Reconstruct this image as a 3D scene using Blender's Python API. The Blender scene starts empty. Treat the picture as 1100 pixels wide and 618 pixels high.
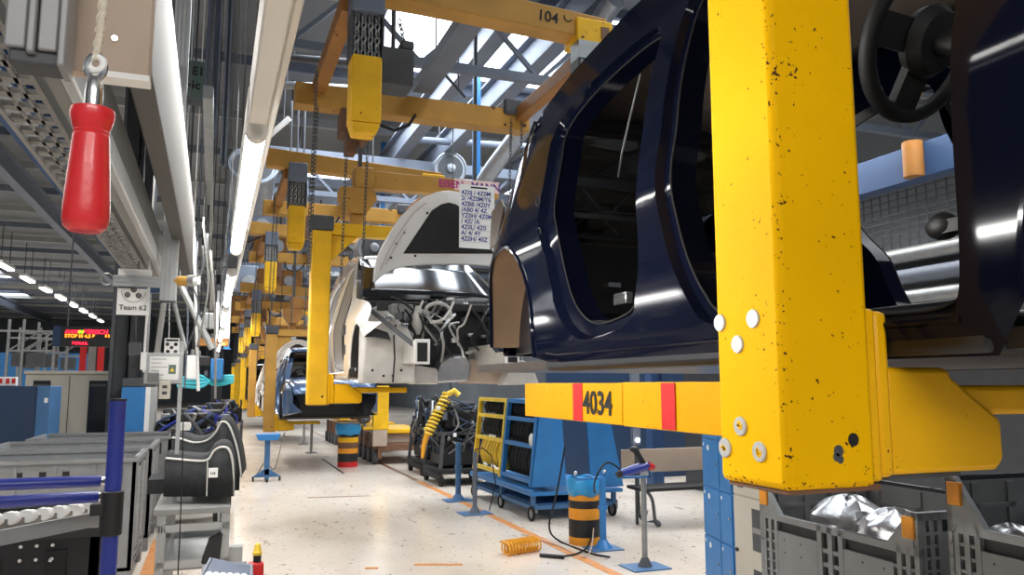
import bpy, bmesh, math, random
from mathutils import Vector, Matrix, geometry
random.seed(7)
S = bpy.context.scene
COL = S.collection
V = Vector
# ------------------------------------------------------------------ camera
F_PX, PITCH, YAW, EYE = 850.0, math.radians(6.98), math.radians(20.6), V((0, 0, 1.65))
FW = V((math.sin(YAW) * math.cos(PITCH), math.cos(YAW) * math.cos(PITCH), math.sin(PITCH)))
RT = V((math.cos(YAW), -math.sin(YAW), 0))
UP = RT.cross(FW)
cam_d = bpy.data.cameras.new('camera')
cam_d.sensor_width = 36
cam_d.lens = 36 * F_PX / 1100
cam_d.clip_start = 0.05
cam_d.clip_end = 300
cam = bpy.data.objects.new('camera', cam_d)
COL.objects.link(cam)
cam.location = EYE
cam.rotation_euler = (math.pi / 2 + PITCH, 0, -YAW)
S.camera = cam
# ------------------------------------------------------------------ light and exposure
S.view_settings.view_transform = 'Standard'
S.view_settings.look = 'None'
S.view_settings.gamma = 1
S.view_settings.use_curve_mapping = False
S.view_settings.exposure = 0.15
W = bpy.data.worlds.new('daylight')
S.world = W
W.use_nodes = True
W.node_tree.nodes['Background'].inputs[0].default_value = (0.8, 0.9, 1.0, 1)
W.node_tree.nodes['Background'].inputs[1].default_value = 0.25

def area(name, loc, sx, sy, watt, col=(1, 1, 1), rot=(0, 0, 0)):
    d = bpy.data.lights.new(name, 'AREA')
    d.shape = 'RECTANGLE'
    d.size, d.size_y, d.energy, d.color = sx, sy, watt, col
    o = bpy.data.objects.new(name, d)
    o.location, o.rotation_euler = loc, rot
    COL.objects.link(o)
    return o
LAMP_W = 5      # each tube of the walkway lamp strip, thrown by its reflector towards the line
# skylight daylight and hall lamps, plus unseen fill lights added for dark areas
area('skylight_and_fill', (4.0, 13, 6.9), 6, 6, 900, (0.86, 0.93, 1.0))
area('skylight_and_fill', (4.0, 26, 6.9), 6, 6, 900, (0.86, 0.93, 1.0))
area('skylight_and_fill', (5.5, 4, 6.9), 6, 6, 420, (0.9, 0.95, 1.0))
area('skylight_and_fill', (-9, 18, 6.4), 5, 24, 900, (1.0, 0.97, 0.93))  # no skylight here, light added for the dark left hall
area('skylight_and_fill', (-12, 46, 6.6), 14, 14, 1500, (0.95, 0.97, 1.0))  # extra daylight added to lighten the dark far left
area('skylight_and_fill', (4.0, 44, 6.6), 8, 14, 1100, (0.9, 0.95, 1.0))  # extra daylight added to lift the far wall
area('lamp_and_fill', (8.5, 12, 5.0), 0.5, 10, 320, (1.0, 0.96, 0.9))
area('lamp_and_fill', (-0.1, 9, 3.1), 0.2, 12, 170, (1.0, 0.97, 0.92))  # added over the walkway to brighten the floor, matches no lamp
area('lamp_and_fill', (0.0, -1.6, 3.1), 2.4, 0.4, 58, (1.0, 0.96, 0.91), (math.radians(40), 0, 0))  # unseen lamp added behind the camera to brighten near things
area('lamp_and_fill', (0.4, 24, 3.3), 0.2, 14, 300, (1.0, 0.97, 0.92))  # unseen light added to brighten the floor further down the line
area('lamp_and_fill', (6.2, 7, 4.5), 0.3, 10, 160, (1.0, 0.95, 0.88))
area('lamp_and_fill', (-1.9, 4.6, 4.2), 0.3, 6, 170, (1.0, 0.97, 0.93))  # unseen light set at left to brighten the left-facing sides

# ------------------------------------------------------------------ photogrammetry: a pixel and one known coordinate give a point
def at(px, py, X=None, Y=None, Z=None, D=None):
    d = FW * F_PX + RT * (px - 550) + UP * (309 - py)
    if X is not None: t = X / d.x
    elif Y is not None: t = Y / d.y
    elif Z is not None: t = (Z - EYE.z) / d.z
    else: t = D / F_PX
    return EYE + d * t
def ground(px, py): return at(px, py, Z=0.0)

# ------------------------------------------------------------------ materials
def lin(c):
    r = []
    for v in c:
        v = v / 255
        r.append(v / 12.92 if v <= .04045 else ((v + .055) / 1.055) ** 2.4)
    return (*r, 1)
def mat(name, rgb, rough=.5, metal=0.0, var=.12, vscale=6, bump=0.0, bscale=40, coat=0.0, emit=0.0, chips=None, alpha=None, detail=4):
    m = bpy.data.materials.new(name)
    m.use_nodes = True
    nt = m.node_tree
    N, L = nt.nodes, nt.links
    b = N['Principled BSDF']
    b.inputs['Roughness'].default_value = rough
    b.inputs['Metallic'].default_value = metal
    b.inputs['Coat Weight'].default_value = coat
    b.inputs['Coat Roughness'].default_value = .06
    tc = N.new('ShaderNodeTexCoord')
    base = lin(rgb)
    n = N.new('ShaderNodeTexNoise')
    n.inputs['Scale'].default_value = vscale
    n.inputs['Detail'].default_value = detail
    L.new(tc.outputs['Object'], n.inputs['Vector'])
    r = N.new('ShaderNodeValToRGB')
    r.color_ramp.elements[0].position = .3
    r.color_ramp.elements[1].position = .7
    r.color_ramp.elements[0].color = tuple(c * (1 - var) for c in base[:3]) + (1,)
    r.color_ramp.elements[1].color = tuple(min(1, c * (1 + var)) for c in base[:3]) + (1,)
    L.new(n.outputs['Fac'], r.inputs['Fac'])
    out = r.outputs['Color']
    if chips:
        cs, th, crgb = chips
        n2 = N.new('ShaderNodeTexNoise')
        n2.inputs['Scale'].default_value = cs
        n2.inputs['Detail'].default_value = 3
        L.new(tc.outputs['Object'], n2.inputs['Vector'])
        n3 = N.new('ShaderNodeTexNoise')
        n3.inputs['Scale'].default_value = cs / 9
        L.new(tc.outputs['Object'], n3.inputs['Vector'])
        ad = N.new('ShaderNodeMath'); ad.operation = 'MULTIPLY_ADD'
        ad.inputs[1].default_value = .35
        L.new(n3.outputs['Fac'], ad.inputs[0]); L.new(n2.outputs['Fac'], ad.inputs[2])
        gt = N.new('ShaderNodeMath'); gt.operation = 'GREATER_THAN'
        gt.inputs[1].default_value = th
        L.new(ad.outputs[0], gt.inputs[0])
        mx = N.new('ShaderNodeMix'); mx.data_type = 'RGBA'
        L.new(gt.outputs[0], mx.inputs['Factor'])
        L.new(out, mx.inputs['A'])
        mx.inputs['B'].default_value = lin(crgb)
        out = mx.outputs['Result']
    L.new(out, b.inputs['Base Color'])
    if bump:
        nb = N.new('ShaderNodeTexNoise')
        nb.inputs['Scale'].default_value = bscale
        nb.inputs['Detail'].default_value = 5
        L.new(tc.outputs['Object'], nb.inputs['Vector'])
        bp = N.new('ShaderNodeBump')
        bp.inputs['Strength'].default_value = bump
        bp.inputs['Distance'].default_value = .01
        L.new(nb.outputs['Fac'], bp.inputs['Height'])
        L.new(bp.outputs['Normal'], b.inputs['Normal'])
    if emit:
        b.inputs['Emission Color'].default_value = base
        b.inputs['Emission Strength'].default_value = emit
    return m

M = {}
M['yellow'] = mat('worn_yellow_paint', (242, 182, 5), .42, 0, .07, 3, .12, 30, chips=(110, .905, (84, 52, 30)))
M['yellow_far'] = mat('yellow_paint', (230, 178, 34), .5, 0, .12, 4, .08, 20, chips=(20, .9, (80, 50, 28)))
M['amber'] = mat('hazed_amber_paint', (186, 140, 66), .5, 0, .14, 3, chips=(14, .9, (70, 46, 28)))  # overhead yellow dulled to put haze and backlight into the colour
M['ochre'] = mat('hazed_ochre_paint', (158, 110, 58), .55, 0, .16, 3, chips=(14, .9, (70, 46, 28)))  # darker overhead yellow, with haze and backlight set into the colour
M['yellow_beam'] = mat('dimmed_yellow_beam_paint', (208, 152, 8), .45, 0, .07, 3, .12, 30, chips=(110, .9, (84, 52, 30)))  # hanger yellow darkened to offset the lamp's strong light on the beam
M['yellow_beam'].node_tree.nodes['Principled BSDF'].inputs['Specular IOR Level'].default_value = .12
M['wheel_black'] = mat('soft_black_grip', (11, 11, 12), .6, 0, .1, 10)
M['headliner'] = mat('taupe_headliner', (112, 100, 92), .8, 0, .06, 5)
M['duct_grey'] = mat('taupe_duct_enamel', (66, 63, 58), .6, 0, .06, 3)
M['profile'] = mat('anodised_profile', (140, 141, 143), .5, .2, .06, 14)
M['red'] = mat('red_paint', (196, 28, 30), .45, 0, .1, 8)
M['handle_red'] = mat('red_plastic', (214, 44, 50), .34, 0, .04, 8, .05, 80, coat=.2)
M['black'] = mat('black_plastic', (26, 26, 28), .5, 0, .2, 10)
M['ink'] = mat('black_print', (18, 16, 16), .7)
M['rubber'] = mat('black_rubber', (20, 20, 21), .8, 0, .2, 20)
M['navy'] = mat('navy_car_paint', (10, 14, 30), .07, .0, .05, 2, coat=.0)
M['navy'].node_tree.nodes['Principled BSDF'].inputs['Specular IOR Level'].default_value = .13
M['navy_in'] = mat('navy_interior_paint', (9, 11, 20), .45, 0, .08, 3)
M['dark_in'] = mat('dark_trim', (26, 25, 27), .65, 0, .2, 5)
M['white_car'] = mat('white_car_paint', (226, 224, 222), .2, 0, .04, 3, coat=.8)
M['white_in'] = mat('grey_primer', (188, 184, 178), .45, 0, .12, 8)
M['silver_blue'] = mat('light_blue_car_paint', (84, 110, 146), .25, .4, .05, 3, coat=.8)
M['black_car'] = mat('black_car_paint', (18, 19, 24), .2, .1, .05, 3, coat=1)
M['under'] = mat('underbody_brown_reflection', (74, 64, 54), .3, .3, .2, 4, .1, 12)  # brown reflection put into the underbody colour
M['wheelhouse'] = mat('wheelhouse_reflection', (146, 120, 96), .3, .1, .14, 3)  # tan of the floor's reflection painted into the wheel housing
M['steel'] = mat('galvanised_steel', (150, 152, 152), .38, .75, .12, 12)
M['alu'] = mat('aluminium', (178, 180, 180), .4, .55, .06, 14)
M['chrome'] = mat('bright_metal', (206, 206, 206), .2, .9, .08, 10)
M['grey'] = mat('grey_paint', (128, 128, 126), .55, 0, .08, 6)
M['dark_grey'] = mat('dark_grey_paint', (70, 72, 76), .6, 0, .12, 6)
M['mid_steel'] = mat('blue_grey_steel', (108, 116, 130), .55, .1, .1, 3)
M['beige'] = mat('light_grey_enamel', (190, 186, 174), .5, 0, .05, 3)
M['tan'] = mat('tan_board', (176, 158, 142), .7, 0, .06, 5, .05, 30)
M['blue'] = mat('blue_enamel', (44, 118, 182), .42, 0, .08, 5)
M['blue_dull'] = mat('dull_blue_paint', (60, 104, 148), .5, 0, .1, 6)
M['navy_steel'] = mat('navy_girder_paint', (40, 70, 112), .55, 0, .1, 3)
M['royal'] = mat('royal_blue_tube', (38, 52, 140), .35, 0, .06, 9, coat=.3)
M['deep_blue'] = mat('deep_blue_panel', (26, 52, 84), .5, 0, .08, 4)
M['crate'] = mat('grey_crate_plastic', (136, 138, 140), .6, 0, .08, 10)
M['crate_dark'] = mat('dark_crate_plastic', (78, 80, 84), .6, 0, .1, 10)
M['crate_black'] = mat('blackish_crate_plastic', (40, 41, 44), .6, 0, .12, 10)
M['orange'] = mat('orange_plastic', (226, 148, 30), .45, 0, .08, 10)
M['orange_line'] = mat('orange_floor_paint', (206, 136, 70), .5, 0, .15, 12, chips=(16, .84, (178, 164, 146)))
M['paper'] = mat('white_paper', (232, 232, 230), .7, 0, .02, 5)
M['white'] = mat('white_enamel', (222, 220, 214), .45, 0, .03, 5)
M['rope'] = mat('cream_rope', (206, 196, 178), .85, 0, .2, 90, .5, 220)
M['foil'] = mat('silver_foil', (190, 190, 192), .3, .8, .12, 8, .6, 14)
M['foam'] = mat('black_felt', (40, 42, 44), .9, 0, .3, 18, .4, 60)
M['cut'] = mat('white_cut_edge', (206, 204, 200), .8)
M['brown'] = mat('brown_primer', (112, 78, 56), .6, 0, .15, 6)
M['lid_blue'] = mat('blue_bag_plastic', (46, 150, 210), .35, 0, .12, 14, .3, 24)
M['yel_hose'] = mat('yellow_hose', (232, 196, 60), .4)
M['org_hose'] = mat('orange_hose', (228, 160, 30), .4)
M['cyan'] = mat('cyan_strap', (60, 190, 206), .5)
M['green'] = mat('green_sign', (92, 112, 104), .6)
M['magenta'] = mat('magenta_letters', (176, 38, 120), .6)
M['violet'] = mat('violet_letters', (98, 40, 130), .6)
M['pink_strip'] = mat('pale_pink_strip', (236, 206, 200), .6)
M['disc'] = mat('silver_reflector', (196, 196, 194), .42, .35, .06, 60)
M['duct'] = mat('silver_duct', (150, 156, 164), .4, .6, .1, 6)
M['tube'] = mat('lit_fluorescent_tube', (255, 253, 250), .5, emit=10)
M['tube_far'] = mat('lit_ceiling_lamp', (255, 252, 246), .5, emit=5)
M['sky'] = mat('bright_skylight_glazing', (238, 246, 255), .4, emit=3.2)
M['led_red'] = mat('lit_red_led', (255, 30, 60), .5, emit=2.2)
M['led_amber'] = mat('lit_amber_led', (255, 150, 30), .5, emit=1.6)
M['led_green'] = mat('lit_green_led', (160, 255, 40), .5, emit=1.4)
M['glass'] = mat('dark_glass', (34, 36, 38), .12)

def tinted_glass():
    m = bpy.data.materials.new('tinted_glass'); m.use_nodes = True
    nt = m.node_tree; N, L = nt.nodes, nt.links
    N.remove(N['Principled BSDF'])
    t = N.new('ShaderNodeBsdfTransparent'); t.inputs[0].default_value = (.3, .28, .25, 1)
    g = N.new('ShaderNodeBsdfGlossy'); g.inputs['Roughness'].default_value = .05
    x = N.new('ShaderNodeMixShader'); x.inputs[0].default_value = .05
    L.new(t.outputs[0], x.inputs[1]); L.new(g.outputs[0], x.inputs[2]); L.new(x.outputs[0], N['Material Output'].inputs[0])
    return m
M['tint'] = tinted_glass()
for k_ in ('yellow', 'yellow_far', 'amber', 'ochre'): M[k_].node_tree.nodes['Principled BSDF'].inputs['Specular IOR Level'].default_value = .25
def floor_mat():
    m = mat('epoxy_floor', (230, 218, 204), .2, 0, .07, .9, .03, 5)
    nt = m.node_tree; N, L = nt.nodes, nt.links
    b = N['Principled BSDF']
    src = b.inputs['Base Color'].links[0].from_socket
    tc = [x for x in N if x.type == 'TEX_COORD'][0]
    def layer(src, scale, th, rgb, fac, stretch=(1, 1, 1), soft=.03):
        mp = N.new('ShaderNodeMapping'); mp.inputs['Scale'].default_value = stretch
        L.new(tc.outputs['Object'], mp.inputs['Vector'])
        n = N.new('ShaderNodeTexNoise'); n.inputs['Scale'].default_value = scale; n.inputs['Detail'].default_value = 4
        L.new(mp.outputs[0], n.inputs['Vector'])
        r = N.new('ShaderNodeMapRange')
        r.inputs['From Min'].default_value = th; r.inputs['From Max'].default_value = th + soft
        r.inputs['To Max'].default_value = fac
        L.new(n.outputs['Fac'], r.inputs['Value'])
        mx = N.new('ShaderNodeMix'); mx.data_type = 'RGBA'
        L.new(r.outputs[0], mx.inputs['Factor']); L.new(src, mx.inputs['A'])
        mx.inputs['B'].default_value = lin(rgb)
        return mx.outputs['Result']
    src = layer(src, .8, .5, (172, 156, 132), .55, (1, .5, 1), .25)
    src = layer(src, 9, .66, (96, 84, 70), .75, (1, 1, 1), .04)
    src = layer(src, 26, .67, (70, 60, 50), .8, (1, 1, 1), .03)
    src = layer(src, 3, .67, (120, 104, 86), .5, (3, .6, 1), .05)
    L.new(src, b.inputs['Base Color'])
    return m
M['floor'] = floor_mat()
M['ceiling'] = mat('dark_roof_deck', (112, 116, 120), .7, 0, .1, .5)
M['purlin'] = mat('pale_purlin', (150, 152, 150), .6, 0, .1, 3)
M['wall'] = mat('grey_wall_cladding', (112, 118, 124), .7, 0, .12, .6)

# ------------------------------------------------------------------ mesh builder
ORG = {}
class MB:
    def __init__(s): s.v, s.f = [], []
    def add(s, vs, fs):
        o = len(s.v); s.v += [V(p) for p in vs]; s.f += [tuple(i + o for i in f) for f in fs]; return s
    def box(s, x0, x1, y0, y1, z0, z1):
        return s.add([(x, y, z) for z in (z0, z1) for y in (y0, y1) for x in (x0, x1)],
                     [(0, 2, 3, 1), (4, 5, 7, 6), (0, 1, 5, 4), (2, 6, 7, 3), (0, 4, 6, 2), (1, 3, 7, 5)])
    def obox(s, c, ax, ay, az):
        c, ax, ay, az = V(c), V(ax), V(ay), V(az)
        return s.add([c + ax * i + ay * j + az * k for k in (-1, 1) for j in (-1, 1) for i in (-1, 1)],
                     [(0, 2, 3, 1), (4, 5, 7, 6), (0, 1, 5, 4), (2, 6, 7, 3), (0, 4, 6, 2), (1, 3, 7, 5)])
    def bar(s, p0, p1, w, h, up=(0, 0, 1)):
        p0, p1 = V(p0), V(p1); d = p1 - p0; up = V(up)
        side = d.cross(up)
        if side.length < 1e-6: side = d.cross(V((1, 0, 0)))
        side.normalize(); u = side.cross(d).normalized()
        return s.obox((p0 + p1) / 2, d / 2, side * w / 2, u * h / 2)
    def ibeam(s, p0, p1, w, h, t=.02):
        p0, p1 = V(p0), V(p1); o = V((0, 0, h / 2 - t / 2))
        s.bar(p0 + o, p1 + o, w, t); s.bar(p0 - o, p1 - o, w, t); s.bar(p0, p1, t, h - 2 * t); return s
    def tube(s, pts, r, seg=8, closed=False):
        pts = [V(p) for p in pts]; n = len(pts)
        rs = r if isinstance(r, (list, tuple)) else [r] * n
        vs, fs, nrm = [], [], None
        for i in range(n):
            a = pts[(i - 1) % n] if (closed or i) else pts[i]
            b = pts[(i + 1) % n] if (closed or i < n - 1) else pts[i]
            t = (b - a)
            t = t.normalized() if t.length > 1e-9 else V((0, 0, 1))
            if nrm is None:
                nrm = t.cross(V((0, 0, 1)) if abs(t.z) < .9 else V((1, 0, 0))).normalized()
            nrm = (nrm - t * nrm.dot(t))
            nrm = nrm.normalized() if nrm.length > 1e-6 else t.orthogonal().normalized()
            bn = t.cross(nrm)
            for k in range(seg):
                q = 2 * math.pi * k / seg
                vs.append(pts[i] + (nrm * math.cos(q) + bn * math.sin(q)) * rs[i])
        for i in range(n if closed else n - 1):
            j = (i + 1) % n
            for k in range(seg):
                l = (k + 1) % seg
                fs.append((i * seg + k, i * seg + l, j * seg + l, j * seg + k))
        if not closed:
            fs.append(tuple(range(seg))[::-1]); fs.append(tuple((n - 1) * seg + k for k in range(seg)))
        return s.add(vs, fs)
    def cyl(s, p0, p1, r, seg=16): return s.tube([p0, p1], r if isinstance(r, (list, tuple)) else [r, r], seg)
    def torus(s, c, nrm, R, r, seg=24, rs=8):
        c, nrm = V(c), V(nrm).normalized(); a = nrm.orthogonal().normalized(); b = nrm.cross(a)
        return s.tube([c + (a * math.cos(2 * math.pi * i / seg) + b * math.sin(2 * math.pi * i / seg)) * R for i in range(seg)], r, rs, True)
    def lathe(s, c, prof, seg=20, axis=(0, 0, 1)):
        c, ax = V(c), V(axis).normalized(); a = ax.orthogonal().normalized(); b = ax.cross(a); vs, fs = [], []
        for r, h in prof:
            for k in range(seg):
                q = 2 * math.pi * k / seg
                vs.append(c + ax * h + (a * math.cos(q) + b * math.sin(q)) * max(r, 1e-4))
        for i in range(len(prof) - 1):
            for k in range(seg):
                l = (k + 1) % seg
                fs.append((i * seg + k, i * seg + l, (i + 1) * seg + l, (i + 1) * seg + k))
        fs.append(tuple(range(seg))[::-1]); fs.append(tuple((len(prof) - 1) * seg + k for k in range(seg)))
        return s.add(vs, fs)
    def prism(s, pts, vec):
        pts = [V(p) for p in pts]; vec = V(vec); n = len(pts)
        return s.add(pts + [p + vec for p in pts],
                     [tuple(range(n))[::-1], tuple(range(n, 2 * n))] + [(i, (i + 1) % n, n + (i + 1) % n, n + i) for i in range(n)])
    def strip(s, A, B, closed=False):
        n = len(A); fs = [(i, (i + 1) % n, n + (i + 1) % n, n + i) for i in range(n if closed else n - 1)]
        return s.add(list(A) + list(B), fs)
    def grid(s, rows):
        m = len(rows[0]); vs = [p for r in rows for p in r]
        return s.add(vs, [(i * m + j, i * m + j + 1, (i + 1) * m + j + 1, (i + 1) * m + j) for i in range(len(rows) - 1) for j in range(m - 1)])
    def sphere(s, c, r, seg=12, rings=8, sq=(1, 1, 1)):
        c = V(c); rows = []
        for i in range(rings + 1):
            t = math.pi * i / rings
            rows.append([c + V((sq[0] * r * math.sin(t) * math.cos(2 * math.pi * k / seg), sq[1] * r * math.sin(t) * math.sin(2 * math.pi * k / seg), sq[2] * r * math.cos(t))) for k in range(seg + 1)])
        return s.grid(rows)
    def coil(s, p0, p1, R, r, turns, seg=6, n=14):
        p0, p1 = V(p0), V(p1); d = p1 - p0; t = d.normalized(); a = t.orthogonal().normalized(); b = t.cross(a)
        k = int(turns * n)
        return s.tube([p0 + d * (i / k) + (a * math.cos(2 * math.pi * i / n) + b * math.sin(2 * math.pi * i / n)) * R for i in range(k + 1)], r, seg)
    def chain(s, p0, p1, link=.06, r=.008):
        p0, p1 = V(p0), V(p1); d = p1 - p0; n = max(2, int(d.length / (link * .75))); t = d.normalized()
        a = t.orthogonal().normalized(); b = t.cross(a)
        for i in range(n):
            c = p0 + d * ((i + .5) / n); q = a if i % 2 else b
            s.tube([c + t * (link * .5 * math.cos(u)) + q * (link * .28 * math.sin(u)) for u in [2 * math.pi * k / 8 for k in range(8)]], r, 4, True)
        return s
    def build(s, name, m, parent=None, bevel=0, smooth=True, solid=0, label=None, sub=0):
        me = bpy.data.meshes.new(name)
        if parent is not None: org = ORG[parent.name]
        else:
            xs = [p.x for p in s.v]; ys = [p.y for p in s.v]; zs = [p.z for p in s.v]
            org = V(((min(xs) + max(xs)) / 2, (min(ys) + max(ys)) / 2, min(zs)))
        me.from_pydata([tuple(p - org) for p in s.v], [], s.f)
        me.materials.append(m if not isinstance(m, str) else M[m])
        bm = bmesh.new(); bm.from_mesh(me)
        bmesh.ops.remove_doubles(bm, verts=bm.verts, dist=1e-5)
        bmesh.ops.recalc_face_normals(bm, faces=bm.faces)
        if smooth:
            for f in bm.faces: f.smooth = True
            for e in bm.edges:
                if len(e.link_faces) == 2 and e.calc_face_angle(0) > math.radians(38): e.smooth = False
        bm.to_mesh(me); bm.free()
        o = bpy.data.objects.new(name, me)
        COL.objects.link(o)
        ORG[o.name] = org
        if parent is not None: o.parent = parent
        else: o.location = org
        if solid:
            md = o.modifiers.new('thickness', 'SOLIDIFY'); md.thickness = solid; md.offset = 0
        if bevel:
            md = o.modifiers.new('bevel', 'BEVEL'); md.width = bevel; md.segments = 2; md.limit_method = 'ANGLE'; md.angle_limit = math.radians(40)
        if sub:
            md = o.modifiers.new('sub', 'SUBSURF'); md.levels = md.render_levels = sub
        if label: o['label'] = label
        return o
def tag(o, label, cat, group=None, kind=None):
    o['label'] = label; o['category'] = cat
    if group: o['group'] = group
    if kind: o['kind'] = kind
    return o
def thing(name, label, cat, loc, group=None):
    o = bpy.data.objects.new(name, None); COL.objects.link(o)
    o.location = loc; o.empty_display_size = .1; ORG[o.name] = V(loc)
    return tag(o, label, cat, group)
def struct(mb, name, m, **k):
    o = mb.build(name, m, **k); o['kind'] = 'structure'; return o
def kids(o): return [c for c in o.children]
def copy_tree(o, shift=(0, 0, 0), label=None, parent=None, skip=(), recolor=None):
    c = o.copy(); COL.objects.link(c)
    if recolor and c.type == 'MESH' and c.data.materials and c.data.materials[0].name in recolor:
        c.data = c.data.copy(); c.data.materials[0] = recolor[c.data.materials[0].name]
    if parent is None:
        c.location = o.location + V(shift)
        if label: c['label'] = label
    else: c.parent = parent
    ORG[c.name] = ORG[o.name] + V(shift)
    for ch in kids(o):
        if ch.name.split('.')[0] in skip: continue
        copy_tree(ch, shift, None, c, skip, recolor)
    return c
def text_mesh(txt, size, origin, xdir, updir, depth=.002, align='LEFT', bold=0.0):
    cu = bpy.data.curves.new('t', 'FONT'); cu.body = txt; cu.size = size; cu.align_x = align
    cu.extrude = depth; cu.offset = bold
    o = bpy.data.objects.new('t', cu); COL.objects.link(o)
    me = o.to_mesh()
    x = V(xdir).normalized(); u = V(updir); u = (u - x * u.dot(x)).normalized(); n = x.cross(u)
    mb = MB()
    mb.add([V(origin) + x * p.co.x + u * p.co.y + n * p.co.z for p in me.vertices], [tuple(f.vertices) for f in me.polygons])
    o.to_mesh_clear(); bpy.data.objects.remove(o); bpy.data.curves.remove(cu)
    return mb
def catmull(P, n=8, closed=True):
    P = [V(p) for p in P]; out = []; k = len(P)
    for i in range(k if closed else k - 1):
        g = lambda j: P[j % k] if closed else P[max(0, min(k - 1, j))]
        a, b, c, d = g(i - 1), g(i), g(i + 1), g(i + 2)
        for j in range(n):
            t = j / n
            out.append(.5 * ((2 * b) + (c - a) * t + (2 * a - 5 * b + 4 * c - d) * t * t + (3 * b - a - 3 * c + d) * t ** 3))
    if not closed: out.append(P[-1])
    return out

# ================================================================== SETTING
struct(MB().box(-26, 13, -4, 80, -.1, 0), 'floor', 'floor')
cl = struct(MB().box(-26, 13, -4, 80, 7.3, 7.45), 'ceiling', 'ceiling')
for i in range(26):
    y = 2 + i * 2.9
    p = MB().box(-26, 13, y, y + .09, 7.02, 7.2).build('purlin', 'purlin' if i % 2 else 'mid_steel', cl)
struct(MB().box(13, 13.2, -4, 80, 0, 7.45), 'wall_right', 'wall')
struct(MB().box(-26.2, -26, -4, 80, 0, 7.45), 'wall_left', 'wall')
struct(MB().box(-26, 13, 80, 80.2, 0, 7.45), 'wall_far', 'wall')
# skylights: glazing with frames, each in its own roof bay
k = 0
for (x0, x1, y0, y1) in ((2.2, 3.3, 10.2, 13.4), (3.55, 4.75, 10.2, 13.4), (5.0, 6.2, 10.2, 13.4), (6.5, 7.7, 10.4, 13.6),
                         (2.0, 4.2, 19.5, 21.6), (4.6, 6.8, 19.5, 21.6), (7.4, 9.4, 19.5, 21.6), (2.4, 6.6, 28, 30), (7.2, 10, 28, 30), (2.6, 8, 38, 40.5),
                         (-13, -10, 44, 48), (-17.5, -14, 44, 48), (-22, -18.5, 44, 48), (-14, -11, 54, 58)):
    k += 1
    fr = MB()
    for a, b, c, d in ((x0 - .1, x1 + .1, y0 - .1, y0), (x0 - .1, x1 + .1, y1, y1 + .1), (x0 - .1, x0, y0, y1), (x1, x1 + .1, y0, y1)):
        fr.box(a, b, c, d, 7.16, 7.3)
    w = struct(fr, 'window_%d' % k, 'mid_steel')
    MB().box(x0, x1, y0, y1, 7.24, 7.3).build('glazing', 'sky', w)
# roof girders running with the aisle, and the cross trusses they carry
for i, (x, z) in enumerate(((.55, 6.6), (3.42, 6.55), (4.3, 6.55), (6.4, 6.55), (8.6, 6.55), (-4.6, 6.6), (-12, 6.6))):
    struct(MB().ibeam((x, -2, z), (x, 70, z), .24, .5, .03), 'trim_%d' % (i + 1), 'mid_steel')
for i, y in enumerate((8.6, 15.5, 17.6, 23.5, 31, 39)):
    m = MB().bar((.4, y, 6.1), (12.8, y, 6.1), .16, .2).bar((.4, y, 5.35), (12.8, y, 5.35), .1, .1)
    for j in range(8):
        x = .6 + j * 1.5
        m.bar((x, y, 5.35), (x + .75, y, 6.1), .05, .05).bar((x + .75, y, 6.1), (x + 1.5, y, 5.35), .05, .05)
    struct(m, 'trim_%d' % (i + 11), 'mid_steel')
for i, (x, y) in enumerate(((-1.17, 13.0), (-9, 24), (-9, 36), (9.5, 20), (.2, 42))):
    struct(MB().ibeam((x - .01, y, 0), (x, y, 7.2), .3, .01).box(x - .24, x + .24, y - .02, y + .02, 0, 7.1).box(x - .24, x - .2, y - .22, y + .22, 0, 7.1).box(x + .2, x + .24, y - .22, y + .22, 0, 7.1).box(x - .3, x + .3, y - .3, y + .3, 0, .05), 'trim_%d' % (i + 21), 'dark_grey')
# floor markings
struct(MB().box(3.32, 3.42, 4.0, 13.5, 0, .004), 'trim_31', 'orange_line')
struct(MB().box(3.34, 3.42, 13.7, 40, 0, .004), 'trim_32', 'brown')
for i, (a, b) in enumerate((((445, 607), (497, 607)), ((392, 611), (406, 610.5)))):
    p, q = ground(*a), ground(*b)
    struct(MB().bar(p + V((0, 0, .002)), q + V((0, 0, .002)), .07, .004), 'trim_%d' % (i + 33), 'orange_line')
p, q = ground(330, 535), ground(396, 533)
struct(MB().bar(p + V((0, 0, .002)), q + V((0, 0, .002)), .04, .004), 'trim_35', 'brown')
p, q = ground(346, 493), ground(369, 509)
struct(MB().bar(p + V((0, 0, .002)), q + V((0, 0, .002)), .04, .004), 'trim_36', 'rubber')
struct(MB().box(-.52, -.40, 5.2, 9.5, 0, .004), 'trim_37', 'orange_line')

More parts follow.
